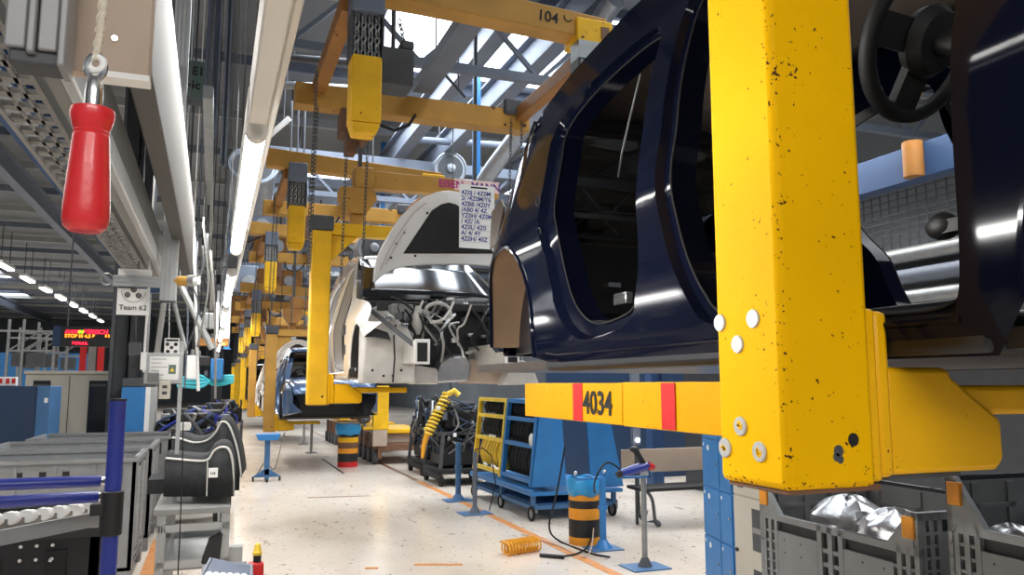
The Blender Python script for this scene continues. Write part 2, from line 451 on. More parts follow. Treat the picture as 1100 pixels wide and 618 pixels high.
# ================================================================== YELLOW CAR HANGERS
HX0, HX1, HY0, HY1, HZ0, HZ1 = .985, 1.198, 1.2, 1.405, 1.455, 3.40
def col_material():
    m = mat('chipped_yellow_paint', (242, 184, 3), .6, 0, .05, 3, .15, 26, chips=(105, .895, (82, 48, 30)))
    nt = m.node_tree; N, L = nt.nodes, nt.links
    tc = [x for x in N if x.type == 'TEX_COORD'][0]
    gt = [x for x in N if x.type == 'MATH' and x.operation == 'GREATER_THAN'][0]
    src = gt.inputs[0].links[0].from_socket
    sp = N.new('ShaderNodeSeparateXYZ'); L.new(tc.outputs['Object'], sp.inputs[0])
    def mth(op, a, b):
        n = N.new('ShaderNodeMath'); n.operation = op
        for i, v in enumerate((a, b)):
            if hasattr(v, 'links'): L.new(v, n.inputs[i])
            else: n.inputs[i].default_value = v
        return n.outputs[0]
    dx = mth('ADD', sp.outputs[0], .10); dy = mth('ADD', sp.outputs[1], .095)
    d = mth('SQRT', mth('ADD', mth('MULTIPLY', dx, dx), mth('MULTIPLY', dy, dy)), 0)
    e = mth('MULTIPLY', mth('MAXIMUM', mth('SUBTRACT', 1, mth('DIVIDE', d, .03)), 0), .10)
    zb = mth('MULTIPLY', mth('MAXIMUM', mth('SUBTRACT', 1, mth('DIVIDE', mth('ADD', sp.outputs[2], -.005), .04)), 0), .10)
    tot = mth('ADD', mth('ADD', src, mth('MINIMUM', e, .075)), zb)
    L.new(tot, gt.inputs[0])
    N['Principled BSDF'].inputs['Specular IOR Level'].default_value = .06
    return m
M['yellow_col'] = col_material()
hg = thing('car_hanger', 'big chipped yellow hanger column in the foreground carrying the dark blue car body', 'hanger', (1.09, 1.3, 1.455), 'yellow overhead car hangers')
MB().box(HX0, HX1, HY0, HY1, HZ0, HZ1).build('column', 'yellow_col', hg, bevel=.014)
MB().box(HX0 + .012, HX1 + .02, HY0 + .012, HY1 - .012, HZ0 - .008, HZ0 + .004).build('end_plate', 'brown', hg, bevel=.003)
MB().box(1.198, 1.228, 1.215, 1.39, 1.462, 1.80).build('flange_plate', 'yellow', hg, bevel=.008)
MB().box(1.229, 1.268, 1.222, 1.384, 1.468, 1.797).build('flange_plate', 'yellow', hg, bevel=.012)
MB().prism([(1.268, 1.235, 1.47), (1.56, 1.235, 1.47), (1.585, 1.235, 1.49), (1.585, 1.235, 1.575), (1.45, 1.235, 1.665), (1.44, 1.235, 1.685), (1.268, 1.235, 1.685)], (0, .14, 0)).box(1.40, 2.1, 1.25, 1.36, 1.585, 1.648).build('arm', 'yellow', hg, bevel=.012)
MB().box(1.275, 1.47, 1.25, 1.36, 1.46, 1.47).build('pad', 'dark_grey', hg)
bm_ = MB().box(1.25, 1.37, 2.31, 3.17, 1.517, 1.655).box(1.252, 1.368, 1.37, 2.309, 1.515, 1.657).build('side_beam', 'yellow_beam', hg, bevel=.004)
def beam_rect(x0, x1, name, m):
    a, b = at(x0, 430, X=1.25).y, at(x1, 430, X=1.25).y
    return MB().box(1.2475, 1.25, min(a, b), max(a, b), 1.519, 1.654).build(name, m, bm_)
beam_rect(616, 626, 'stripe', 'red'); beam_rect(711, 725.5, 'stripe', 'red')
a = at(626, 441, X=1.247)
text_mesh('4034', .112, (1.2475, a.y, 1.548), (0, -1, 0), (0, 0, 1), .001, bold=.002).build('number', 'ink', bm_, smooth=False)
for j, (px, py, r) in enumerate(((774, 347, .018), (809.5, 342.5, .0185), (793, 370, .018), (796, 458, .019), (779.5, 481, .0195), (816.5, 485.5, .0195))):
    c = at(px, py, X=HX0)
    d = MB().lathe(c, [(r, -.001), (r, .003), (r * .93, .0045), (r * .2, .0045)], 28, (-1, 0, 0)).build('reflector', 'disc', hg)
    if j > 2:
        mm = MB()
        for q in range(7):
            t = random.random() * 6.28; rr = r * .45 * random.random()
            mm.lathe(c + V((-.0046, rr * math.cos(t), rr * math.sin(t))), [(r * random.uniform(.16, .34), 0), (r * .15, .0008)], 7, (-1, 0, 0))
        mm.build('paint_remnant', 'yellow', d)
c = at(916.5, 472.5, Y=HY0)
MB().lathe(c, [(.0125, -.001), (.0125, .0015), (.010, .0018)], 20, (0, -1, 0)).build('bolt_hole', 'rubber', hg)
mm = MB()
for (px, py, w, h) in ((901, 485, .012, .006), (899, 491, .009, .004), (903, 494, .008, .002)):
    c = at(px, py, Y=HY0 - .0005); mm.lathe(c, [(w, 0), (w * .8, .0008)], 9, (0, -1, 0))
mm.build('weld_mark', 'dark_grey', hg)
MB().box(HX0 - .02, HX1 + .02, HY0 - .02, HY1 + .02, 3.40, 3.57).build('cap', 'dark_grey', hg, bevel=.02)
MB().box(HX1, 1.95, 1.22, 1.38, 3.36, 3.5).prism([(1.198, 1.26, 3.05), (1.198, 1.26, 3.36), (1.5, 1.26, 3.36)], (0, .08, 0)).build('upper_arm', 'yellow_far', hg, bevel=.01)
MB().prism([(1.28, 1.18, 3.92), (1.66, 1.18, 3.92), (1.7, 1.18, 3.8), (1.58, 1.18, 3.62), (1.4, 1.18, 3.62), (1.28, 1.18, 3.8)], (0, .3, 0)).box(1.44, 1.66, 1.2, 1.44, 3.922, 4.17).box(1.42, 1.56, 1.25, 1.4, 3.5, 3.618).build('trolley', 'amber', hg, bevel=.01)
MB().box(1.66, 3.2, 1.22, 1.4, 3.94, 4.14).build('cross_beam', 'amber', hg, bevel=.01)
def rods(h):
    y = ORG[h.name].y
    for x in (1.5, 2.9): MB().box(x - .02, x + .02, y - .02, y + .02, ORG[h.name].z + 2.6, 7.3).build('suspension_rod', 'dark_grey', h)

PITCH_Y = 7.72
h2 = copy_tree(hg, (-.01, PITCH_Y, -.03), 'clean yellow hanger column standing beside the white car body with raised hood', skip=('reflector', 'weld_mark', 'number'))
rods(hg); rods(h2)
for o in list(h2.children):
    if o.type == 'MESH' and o.name.startswith('column'):
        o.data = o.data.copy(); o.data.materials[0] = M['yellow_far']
cb = [o for o in h2.children if o.name.startswith('cross_beam')][0]
y2 = 1.22 + PITCH_Y
MB().box(2.62, 3.19, y2 - .006, y2, 3.97, 4.11).build('sign_strip', 'pink_strip', cb)
a = at(471, 203, Y=y2 - .006)
text_mesh('EISEN', .125, (a.x, y2 - .007, 3.995), (1, 0, 0), (0, 0, 1), .001, bold=.003).build('lettering', 'magenta', cb, smooth=False)
text_mesh('MANN', .125, (a.x + .405, y2 - .007, 3.995), (1, 0, 0), (0, 0, 1), .001, bold=.003).build('lettering', 'violet', cb, smooth=False)
rec3 = {'chipped_yellow_paint': M['amber'], 'worn_yellow_paint': M['yellow_far'], 'yellow_paint': M['amber'], 'hazed_amber_paint': M['ochre']}
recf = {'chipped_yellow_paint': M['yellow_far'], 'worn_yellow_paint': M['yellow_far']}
for i in range(2, 7):
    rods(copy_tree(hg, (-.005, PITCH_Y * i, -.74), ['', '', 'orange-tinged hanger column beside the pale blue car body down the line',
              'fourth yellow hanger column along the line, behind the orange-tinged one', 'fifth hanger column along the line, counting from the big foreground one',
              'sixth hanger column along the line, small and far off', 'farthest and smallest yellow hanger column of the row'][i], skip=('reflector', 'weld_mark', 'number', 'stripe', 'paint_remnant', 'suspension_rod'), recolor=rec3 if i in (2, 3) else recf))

# ================================================================== LIFTING FRAMES OVERHEAD
FY = 5.6
lf = thing('lifting_frame', 'yellow overhead lifting frame numbered 104, nearest under the skylights', 'lifting frame', (1.9, FY, 4.2), 'yellow lifting frames overhead')
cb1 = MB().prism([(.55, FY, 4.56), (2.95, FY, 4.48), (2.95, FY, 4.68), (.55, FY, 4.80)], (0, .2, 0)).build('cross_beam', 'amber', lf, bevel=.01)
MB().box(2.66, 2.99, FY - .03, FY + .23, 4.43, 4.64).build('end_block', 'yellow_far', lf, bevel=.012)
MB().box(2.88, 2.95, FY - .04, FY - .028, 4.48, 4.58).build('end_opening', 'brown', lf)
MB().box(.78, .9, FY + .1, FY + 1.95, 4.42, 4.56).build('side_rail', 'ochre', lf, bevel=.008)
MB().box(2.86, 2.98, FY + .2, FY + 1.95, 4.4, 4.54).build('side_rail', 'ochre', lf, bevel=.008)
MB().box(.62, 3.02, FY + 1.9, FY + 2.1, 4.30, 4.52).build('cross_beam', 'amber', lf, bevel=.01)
p = at(379, 126, Y=FY)
MB().box(.84, 1.06, FY - .1, FY + .1, 3.52, 4.02).prism([(.842, FY - .098, 3.518), (1.058, FY - .098, 3.518), (1.03, FY - .09, 3.44), (.87, FY - .09, 3.44)], (0, .18, 0)).build('lift_column', 'yellow_far', lf, bevel=.012)
MB().box(.83, .845, FY - .1, FY + .1, 4.0, 4.34).box(1.055, 1.07, FY - .1, FY + .1, 4.0, 4.34).box(.83, 1.07, FY + .09, FY + .1, 4.0, 4.34).build('chain_box', 'dark_grey', lf)
MB().box(.83, 1.07, FY - .12, FY + .12, 4.34, 4.6).build('chain_box_top', 'mid_steel', lf, bevel=.01)
for i in range(4):
    x = .875 + i * .05
    MB().chain((x, FY - .06, 4.02), (x, FY - .06, 4.34), .07, .009).build('chain', 'steel', lf)
MB().box(2.66, 2.9, FY - .06, FY + .1, 4.28, 4.43).build('chain_plate', 'steel', lf)
MB().box(2.66, 2.675, FY - .05, FY + .1, 3.95, 4.28).box(2.885, 2.9, FY - .05, FY + .1, 3.95, 4.28).build('chain_guard', 'black', lf)
for i in range(4):
    x = 2.705 + i * .05
    MB().chain((x, FY - .03, 3.95), (x, FY - .03, 4.28), .07, .009).build('chain', 'steel', lf)
MB().box(2.72, 2.96, FY + 1.86, FY + 2.14, 4.45, 4.62).build('winch_drum', 'dark_grey', lf, bevel=.03)
for i, (x, y, z0, z1) in enumerate(((.72, 1.3, 2.9, 4.4), (.8, 1.9, 2.7, 4.3), (1.1, 1.95, 2.6, 4.3), (1.3, 1.95, 2.5, 4.3), (2.78, 1.9, 3.2, 4.4), (2.9, 1.9, 3.2, 4.4))):
    MB().chain((x, FY + y, z0), (x + .03, FY + y, z1), .05, .0045).build('chain', 'dark_grey', lf)
MB().tube([(1.35, FY + 1.88, 4.32), (1.4, FY + 1.8, 4.15), (1.55, FY + 1.78, 4.1), (1.7, FY + 1.8, 4.18), (1.78, FY + 1.88, 4.32)], .016, 8).build('cable_loop', 'black', lf)
MB().box(1.05, 1.3, FY + 1.85, FY + 2.12, 4.05, 4.3).box(1.1, 1.2, FY + 1.8, FY + 2.0, 3.85, 4.05).cyl((1.25, FY + 1.7, 4.0), (1.25, FY + 1.95, 4.0), .06).build('drive', 'brown', lf, bevel=.01)
MB().box(1.75, 1.95, FY + .2, FY + 1.9, 4.56, 4.66).build('centre_rail', 'mid_steel', lf)
n1 = at(577, 20, Y=FY - .004)
for i in range(1, 6):
    copy_tree(lf, (0, 5.0 * i + .1, -.02 * i - (.55 if i > 2 else 0)), ['', 'second yellow lifting frame overhead, hanging above the white car body', 'third lifting frame overhead, behind the beam with magenta letters',
              'fourth lifting frame overhead, above the orange-tinged hanger', 'fifth lifting frame overhead, half lost in the clutter down the line', 'farthest lifting frame overhead'][i], recolor=recf)
dx = (V((2.95, 0, 4.6)) - V((.55, 0, 4.76))).normalized()
text_mesh('104', .125, (n1.x, FY - .003, n1.z), dx, (0, 0, 1), .001, bold=.002).build('number', 'ink', cb1, smooth=False)
arc = [V((n1.x + .275 + .035 * math.cos(t), FY - .003, n1.z + .06 + .035 * math.sin(t))) for t in [math.pi * (.9 + .95 * i / 8) for i in range(9)]]
MB().tube(arc, .005, 5).build('number', 'ink', cb1)
# hoist motor, ducts, blue posts
p = at(428, 70, Y=6.6)
hm = thing('hoist_motor', 'dark grey hoist motor housing silhouetted against the skylight', 'motor', (p.x, 6.6, p.z - .2))
MB().box(p.x - .17, p.x + .12, 6.5, 6.8, p.z - .22, p.z + .12).build('housing', 'dark_grey', hm, bevel=.02)
MB().box(p.x + .0, p.x + .12, 6.5, 6.7, p.z + .12, p.z + .2).build('terminal_box', 'dark_grey', hm, bevel=.02)
MB().chain((p.x + .05, 6.6, p.z + .2), (p.x - .0, 6.6, p.z + .42), .06, .007).build('chain', 'steel', hm)
MB().cyl((p.x - .05, 6.6, p.z + .12), (p.x - .05, 6.6, 6.3), .02).build('hanger_rod', 'dark_grey', hm)
for i, (px, py0, py1, y) in enumerate(((512, 120, 200, 12.0), (411, 200, 262, 18.0), (247, 290, 372, 27.0))):
    a, b = at(px, py0, Y=y), at(px, py1, Y=y); w = .11 if i < 2 else .16
    t = thing('blue_post', ['blue steel post behind the beam with magenta letters', 'short blue steel post hanging between the white car and the clean yellow hanger', 'blue steel post at the right of the lit lamp strip'][i], 'post', (a.x, y, 0))
    zb = b.z - (.6 if i == 0 else .1)
    MB().box(a.x - w / 2, a.x + w / 2, y - w / 2, y + w / 2, zb + .02, 7.3).build('shaft', 'blue', t, bevel=.005)
    MB().box(a.x - w * .8, a.x + w * .8, y - w * .8, y + w * .8, zb, zb + .02).build('foot_plate', 'blue', t)
def duct(pts, r, label, m='duct', seg=16):
    mb = MB().tube(pts, r, seg)
    t = tag(mb.build('ventilation_duct', m), label, 'duct')
    d = (V(pts[-1]) - V(pts[-2])).normalized()
    e = V(pts[-1])
    MB().torus(e, d, r, r * .08, 24, 6).build('flange', m, t)
    if len(pts) == 2:
        MB().cyl((V(pts[0]) + e) / 2, V((pts[0][0] / 2 + e.x / 2, pts[0][1] / 2 + e.y / 2, 7.3)), .015, 6).build('drop_rod', 'dark_grey', t)
        MB().lathe(e, [(r * .82, -.01), (r * .82, .012), (r * .3, .02)], 24, d).build('opening', 'dark_grey', t)
        MB().lathe(e + d * .02, [(r * .3, -.01), (r * .28, .05), (r * .1, .07)], 16, d).build('fan_hub', m, t)
    return t
duct([at(470, 270, D=14), at(530, 180, D=12), at(600, 88, D=10.5), at(660, 0, D=9.5)], .13, 'round silver ventilation duct sloping up behind the dark blue car roof', 'duct')
duct([at(470, 190, D=17), at(484, 181, D=16)], .32, 'short horizontal duct end with round opening below the trusses')
duct([at(395, 270, D=14.4), at(402, 266, D=13.6)], .27, 'round duct end beside the white car windscreen pillar')
duct([at(268, 215, D=14.3), at(272, 178, D=13.6)], .4, 'grey vertical duct just right of the lamp strip')
# fine overhead bracing: single bars and pipes
for i, (a, b, r, m, l) in enumerate((((311, 127, 14), (280, 154, 14), .05, 'white', 'pale diagonal brace bar right of the lamp strip housing'),
                                    ((460, 60, 11), (500, 105, 11), .02, 'dark_grey', 'thin dark tie rod crossing below the skylight'),
                                    ((300, 175, 17), (420, 185, 17), .07, 'paper', 'white horizontal pipe behind the lifting frames'),
                                    ((280, 90, 12), (420, 98, 12), .06, 'steel', 'grey horizontal pipe above the second lifting frame'),
                                    ((285, 60, 11), (440, 72, 11), .05, 'dark_grey', 'dark horizontal pipe running to the hoist motor'),
                                    ((330, 235, 24), (520, 250, 24), .08, 'steel', 'pipe far behind the clean yellow hanger'),
                                    ((440, 150, 16), (600, 160, 16), .07, 'mid_steel', 'grey pipe above the magenta lettering'),
                                    ((265, 175, 20), (400, 168, 20), .1, 'mid_steel', 'blue grey duct bar across the line'))):
    tag(MB().cyl(at(a[0], a[1], D=a[2]), at(b[0], b[1], D=b[2]), r, 10).build('overhead_pipe', m), l, 'pipe')
    o_ = [x for x in COL.objects if x.get('label') == l][0]
    for f_ in (.2, .8):
        q = at(a[0], a[1], D=a[2]).lerp(at(b[0], b[1], D=b[2]), f_); MB().cyl(q, (q.x, q.y, 7.3), .012, 6).build('drop_rod', 'dark_grey', o_)
# clutter of conveyor drives down the line
for i, (px, py, D, w, h, m) in enumerate(((318, 205, 14.6, .4, .35, 'mid_steel'), (272, 240, 17, .9, .5, 'mid_steel'), (290, 262, 20, .8, .6, 'ochre'), (315, 318, 23, .9, .7, 'dark_grey'), (300, 300, 22, 1.2, .5, 'ochre'),
                                          (330, 340, 27.5, 1.0, .5, 'dark_grey'), (270, 330, 34, 1.6, .9, 'ochre'), (262, 300, 27, .9, .9, 'mid_steel'), (283, 345, 28, .8, .7, 'ochre'), (372, 262, 20, .6, .4, 'dark_grey'), (385, 300, 22, .5, .5, 'steel'))):
    c = at(px, py, D=D)
    t = thing('conveyor_drive', ['blue grey drive box hanging beside the lamp strip top', 'blue grey drive box below the vertical duct', 'ochre drive box left of the clean yellow hanger', 'dark drive unit just left of the clean yellow hanger shaft', 'ochre drive box behind the dark drive unit', 'dark drive unit over the pale blue car', 'large ochre drive box over the far hangers', 'blue grey drive box at the far end of the lamp strip', 'ochre drive box over the fourth hanger', 'dark drive unit between the clean hanger and the white hood', 'grey steel drive box above the white car pillar'][i], 'drive unit', (c.x, c.y, c.z - h / 2), 'conveyor drives along the line')
    MB().box(c.x - w / 2, c.x + w / 2, c.y - .2, c.y + .2, c.z - h / 2, c.z + h / 2).build('housing', m, t, bevel=.03)
    MB().cyl((c.x + w * .2, c.y - .3, c.z - h * .15), (c.x + w * .2, c.y - .18, c.z - h * .15), h * .28).build('motor', 'steel', t)
    mm = MB()
    for q in range(3):
        mm.cyl((c.x - w * .3 + q * w * .3, c.y, c.z + h / 2), (c.x - w * .3 + q * w * .3, c.y, 7.3), .018, 6)
        mm.build('hanger_rod', 'dark_grey', t); mm = MB()
    MB().tube([(c.x - w / 2, c.y - .1, c.z), (c.x - w / 2 - .1, c.y - .15, c.z - h * .6), (c.x - w * .1, c.y - .2, c.z - h * .9), (c.x + w * .3, c.y - .15, c.z - h * .5)], .02, 6).build('cable', 'black', t)

# ================================================================== CAR BODIES
CX = 2.15
def xoff(u, w):
    return (.32 * max(0, w - .5) ** 2 / (max(0, w - .5) + .12) + max(0, u - 3.45) ** 2 * .5 + max(0, .35 - u) ** 2 * .3 + max(0, .13 - w) ** 2 * 2.2
            - .006 * math.exp(-((w - .62) / .12) ** 2))
REAR_OPEN = [(3.068, .924), (3.099, 1.069), (2.923, 1.162), (2.634, 1.205), (2.40, 1.205), (2.345, 1.16), (2.345, 1.008), (2.285, .771), (2.235, .588), (2.22, .406),
             (2.23, .287), (2.273, .2), (2.385, .172), (2.527, .165), (2.642, .199), (2.74, .278), (2.81, .395), (2.88, .554), (2.99, .7)]
FRONT_OPEN = [(2.12, 1.225), (2.137, 1.065), (2.114, .893), (2.067, .733), (2.045, .612), (2.005, .455), (1.95, .315), (1.868, .2), (1.78, .14), (1.5, .11), (1.2, .09), (1.085, .1),
              (1.055, .15), (1.05, .4), (1.045, .68), (1.10, .80), (1.35, .97), (1.65, 1.16), (1.82, 1.25), (1.98, 1.265)]
def cat2(P, n=5): return [(p.x, p.y) for p in catmull([(a, b, 0) for a, b in P], n)]
def offset(P, f):
    out = []; n = len(P); A = sum(P[i][0] * P[(i + 1) % n][1] - P[(i + 1) % n][0] * P[i][1] for i in range(n)); sg = 1 if A > 0 else -1
    for i in range(n):
        a, b = P[i - 1], P[(i + 1) % n]; dx, dy = b[0] - a[0], b[1] - a[1]; l = math.hypot(dx, dy) or 1
        nx, ny = dy / l * sg, -dx / l * sg; d = f(nx, ny, P[i]); out.append((P[i][0] + nx * d, P[i][1] + ny * d))
    return out
def inside(p, P):
    c = False; j = len(P) - 1
    for i in range(len(P)):
        if (P[i][1] > p[1]) != (P[j][1] > p[1]) and p[0] < (P[j][0] - P[i][0]) * (p[1] - P[i][1]) / (P[j][1] - P[i][1]) + P[i][0]: c = not c
        j = i
    return c
def side_skin(outline, holes):
    pts, edges = [], []
    for L_ in [outline] + holes:
        o = len(pts); pts += L_; edges += [(o + i, o + (i + 1) % len(L_)) for i in range(len(L_))]
    for i in range(100):
        for j in range(33):
            p = (-.35 + i * .0455 + .02 * (j % 2), .03 + j * .0455)
            if inside(p, outline) and not any(inside(p, h) for h in holes): pts.append(p)
    r = geometry.delaunay_2d_cdt([V(p).to_2d() if len(p) == 3 else V((p[0], p[1])) for p in pts], edges, [], 0, 1e-5)
    vs, fs = r[0], r[2]; keep = []
    for f in fs:
        c = (sum(vs[i].x for i in f) / len(f), sum(vs[i].y for i in f) / len(f))
        if inside(c, outline) and not any(inside(c, h) for h in holes): keep.append(tuple(f))
    return [(p.x, p.y) for p in vs], keep
def rear_d(nx, ny, p): return .035 + .06 * max(0, nx) + (.015 if ny < -.5 else 0)
def front_d(nx, ny, p): return .03 + .015 * max(0, nx) - (.012 if nx < -.7 else 0)

def car_body(label, Sh, Z, paint, inner, uF, rF, hood_up, grp='unfinished car bodies on the line'):
    car = thing('unfinished_car', label, 'car', (CX, Sh + 1.9, Z), grp)
    def P(u, w, side=-1, inn=0.0):
        return V((CX + side * (.9 - xoff(u, w) - inn), Sh + u, Z + w))
    def Q(u, w, x): return V((x, Sh + u, Z + w))
    arch = [(3.49 + .41 * math.cos(t), .14 + .45 * math.sin(t)) for t in [math.radians(190 - 10 * i) for i in range(20)]]
    farch = [(uF + rF * math.cos(t), .13 + (rF + .06) * math.sin(t)) for t in [math.radians(185 - 10 * i) for i in range(20)]]
    farch = farch[::1]
    top = cat2([(4.04, .12), (4.13, .25), (4.14, .55), (4.10, .78), (3.98, .93), (3.80, 1.02), (3.66, 1.14), (3.47, 1.285), (3.17, 1.38), (2.7, 1.45), (2.3, 1.462), (1.95, 1.42), (1.65, 1.31), (1.3, 1.1), (.95, .9), (.75, .81), (.3, .75), (-.1, .67), (-.3, .56), (-.33, .35), (-.28, .14)], 3)[:-3]
    if hood_up:
        top = cat2([(4.04, .12), (4.13, .25), (4.14, .55), (4.10, .78), (3.98, .93), (3.80, 1.02), (3.66, 1.14), (3.47, 1.285), (3.17, 1.38), (2.7, 1.45), (2.3, 1.462), (1.95, 1.42), (1.65, 1.31), (1.3, 1.1), (.95, .9), (.75, .81), (.3, .75), (.06, .705), (-.05, .65), (-.075, .59), (-.04, .52), (.01, .45)], 3)[:-3]
        farch = [(uF + rF * math.cos(t), .13 + (rF + .06) * math.sin(t)) for t in [math.radians(140 - 7.5 * i) for i in range(20)]]
    outline = [(1.0, 0), (1.5, .003), (2.0, .005), (2.4, .01), (2.84, .022)] + arch + top + farch
    ro, fo = cat2(REAR_OPEN, 4), cat2(FRONT_OPEN, 4)
    roO, foO = offset(ro, rear_d), offset(fo, front_d)
    vs, fs = side_skin(outline, [roO, foO])
    for sd in (-1, 1):
        MB().add([P(u, w, sd) for u, w in vs], fs).build('side_panel', paint, car)
        m = MB()
        for O, I in ((roO, ro), (foO, fo)):
            n = len(O); mid = [(o[0] * .75 + i[0] * .25, o[1] * .75 + i[1] * .25) for o, i in zip(O, I)]
            m.strip([P(u, w, sd) for u, w in O], [P(u, w, sd, .028) for u, w in mid], True)
            m.strip([P(u, w, sd, .028) for u, w in mid], [P(u, w, sd, .034) for u, w in I], True)
            m.strip([P(u, w, sd, .034) for u, w in I], [P(u, w, sd, .12) for u, w in I], True)
        m.build('door_frame', paint, car)
        # rubber seal lip on the flange
        for I in (ro, fo):
            MB().tube([P(u, w, sd, .03) for u, w in I], .0035, 8, True).build('door_seal', 'rubber' if paint != 'white_car' else 'dark_in', car)
        # inner wheel housings
        for A in (arch, farch):
            w = MB(); A2 = [(a, max(b, .02)) for a, b in A]
            r0 = [P(a, b, sd, .004) for a, b in A2]; r1 = [P(a, b, sd, .10) for a, b in A2]; ctr = (sum(a for a, b in A2) / len(A2), .18)
            r2 = [P(a + (ctr[0] - a) * .12, b + (ctr[1] - b) * .1, sd, .26) for a, b in A2]; r3 = [P(a + (ctr[0] - a) * .5, b + (ctr[1] - b) * .5, sd, .33) for a, b in A2]
            w.strip(r0, r1); w.strip(r1, r2); w.strip(r2, r3); w.strip(r3, [P(ctr[0], ctr[1], sd, .33)] * len(r3))
            w.build('wheel_housing', 'wheelhouse' if A is arch else 'dark_in', car)
        m = MB().tube([P(a, b, sd, .0) for a, b in arch], .009, 6).build('arch_lip', paint, car)
        m = MB().tube([P(a, b, sd, .0) for a, b in farch], .009, 6).build('arch_lip', paint, car)
        # sill crease and inner sill
        MB().tube([P(1.05 + i * .1, .068 + (.0 if i < 18 else (i - 18) * .01), sd, .003) for i in range(20)], .007, 6).build('sill_crease', paint, car)
        MB().box(*( (CX - .88, CX - .72) if sd < 0 else (CX + .72, CX + .88)), Sh + 1.0, Sh + 3.0, Z + .005, Z + .085).build('inner_sill', inner, car, bevel=.015)
    # roof
    rf = [(1.72, 1.345), (1.95, 1.42), (2.3, 1.462), (2.7, 1.45), (3.17, 1.38), (3.47, 1.285)]
    rows = []
    for u, w in rf:
        a = .9 - xoff(u, w)
        rows.append([Q(u, w + .045 * (1 - (2 * i / 12 - 1) ** 2), CX - a + 2 * a * i / 12) for i in range(13)])
    MB().grid(rows).build('roof', paint, car, solid=.01)
    rows2 = [[p - V((0, 0, .05)) for p in r[1:-1]] for r in rows]
    MB().grid(rows2).build('headliner_beam', 'headliner', car, solid=.01)
    # tailgate frame, rear panel
    def cross(u, w, th, tz, name, m, inn=.02, u2=None):
        a = .9 - xoff(u, w) - inn
        return MB().box(CX - a, CX + a, Sh + u, Sh + u + th, Z + w - tz, Z + w).build(name, m, car, bevel=.01)
    cross(3.44, 1.28, .1, .07, 'tailgate_header', inner)
    cross(4.02, .62, .08, .52, 'rear_panel', paint, .06)
    for sd in (-1, 1):
        m = MB(); R = [(3.47, 1.25), (3.66, 1.11), (3.8, .99), (3.96, .9), (4.06, .74), (4.08, .5)]
        m.strip([P(u, w, sd, .01) for u, w in R], [P(u, w, sd, .12) for u, w in R]); m.strip([P(u, w, sd, .12) for u, w in R], [P(u - .1, w - .04, sd, .12) for u, w in R])
        m.build('tailgate_pillar', paint, car)
        # inner quarter trim
        m = MB(); R = [(3.02, .5), (3.3, .62), (3.6, .66), (3.95, .62), (3.95, .1), (3.05, .1)]
        m.add([P(u, w, sd, .13) for u, w in R], [tuple(range(6))]).build('quarter_inner', inner, car)
        MB().tube([P(2.16, .15, sd, .1), P(2.14, .5, sd, .1), P(2.2, .8, sd, .1), P(2.27, 1.1, sd, .1)], .05, 8).build('centre_pillar_inner', inner, car)
    gl = [(3.5, 1.24), (3.68, 1.08), (3.82, .96), (3.98, .8), (4.07, .62)]
    MB().grid([[Q(u, w, CX - .72 + 1.44 * i / 8 + 0) for i in range(9)] for u, w in gl]).build('tailgate_glass', 'tint', car, solid=.006)
    # floor, tunnel, seat back
    MB().box(CX - .84, CX + .84, Sh + .75, Sh + 4.0, Z + .012, Z + .05).build('floor_pan', 'under', car)
    MB().box(CX - .14, CX + .14, Sh + .9, Sh + 3.2, Z + .05, Z + .2).box(CX - .7, CX + .7, Sh + 1.75, Sh + 1.9, Z + .05, Z + .13).box(CX - .7, CX + .7, Sh + 2.85, Sh + 3.4, Z + .05, Z + .24).build('tunnel', inner, car, bevel=.03)
    sb = MB().prism([Q(3.1, .2, CX - .62), Q(3.17, .2, CX - .62), Q(3.42, .62, CX - .62), Q(3.35, .62, CX - .62)], (1.24, 0, 0)).build('seat_back', 'dark_in', car, bevel=.02)
    for x in (-.56, -.3):
        MB().box(CX + x, CX + x + .06, Sh + 3.04, Sh + 3.09, Z + .37, Z + .39).build('latch', 'chrome', sb)
    # dashboard beam, steering wheel (right-hand drive)
    MB().cyl(Q(.92, .62, CX - .74), Q(.92, .62, CX + .74), .04, 12).build('dash_beam', 'black', car)
    # cowl and front end
    MB().box(CX - .78, CX + .78, Sh + .7, Sh + .85, Z + .7, Z + .79).build('cowl', 'dark_in', car, bevel=.02)
    MB().box(CX - .8, CX + .8, Sh + .82, Sh + .86, Z + .05, Z + .75).build('firewall', 'black', car)
    if not hood_up:
        rows = []
        for u, w in [(.76, .8), (.4, .76), (.05, .7), (-.2, .62), (-.33, .5)]:
            a = .88 - xoff(u, w); rows.append([Q(u, w + .05 * (1 - (2 * i / 10 - 1) ** 2), CX - a + 2 * a * i / 10) for i in range(11)])
        MB().grid(rows).build('hood', paint, car, solid=.012)
        st = V((1.72, 0, 0)); c = at(990, 44, X=1.70)
        if abs(Sh) > .5: c = V((1.70, Sh + 1.5, Z + .93))
        n = V((-.12, .9, .42)).normalized()
        sw = MB().torus(c, n, .192, .022, 40, 10).build('steering_wheel', 'wheel_black', car)
        a_ = n.orthogonal().normalized(); zax = V((0, 0, 1)); zax = (zax - n * zax.dot(n)).normalized(); xax = zax.cross(n)
        h = MB().lathe(c - n * .03, [(.075, -.03), (.095, .0), (.085, .03), (.02, .04)], 20, n)
        for q in (0, 180, 270):
            t = math.radians(q); d = xax * math.cos(t) + zax * math.sin(t)
            h.bar(c - n * .02, c + d * .18, .085, .024, n)
        h.build('hub', 'wheel_black', sw)
        MB().cyl(c - n * .03, c - n * .5, .035, 12).build('column', 'black', sw)
        b = c - n * .16 + V((0, -.02, -.02))
        MB().obox(b, (.055, 0, 0), (0, .03, .01), (0, -.012, .045)).build('bracket', 'steel', sw, bevel=.006)
        mm = MB()
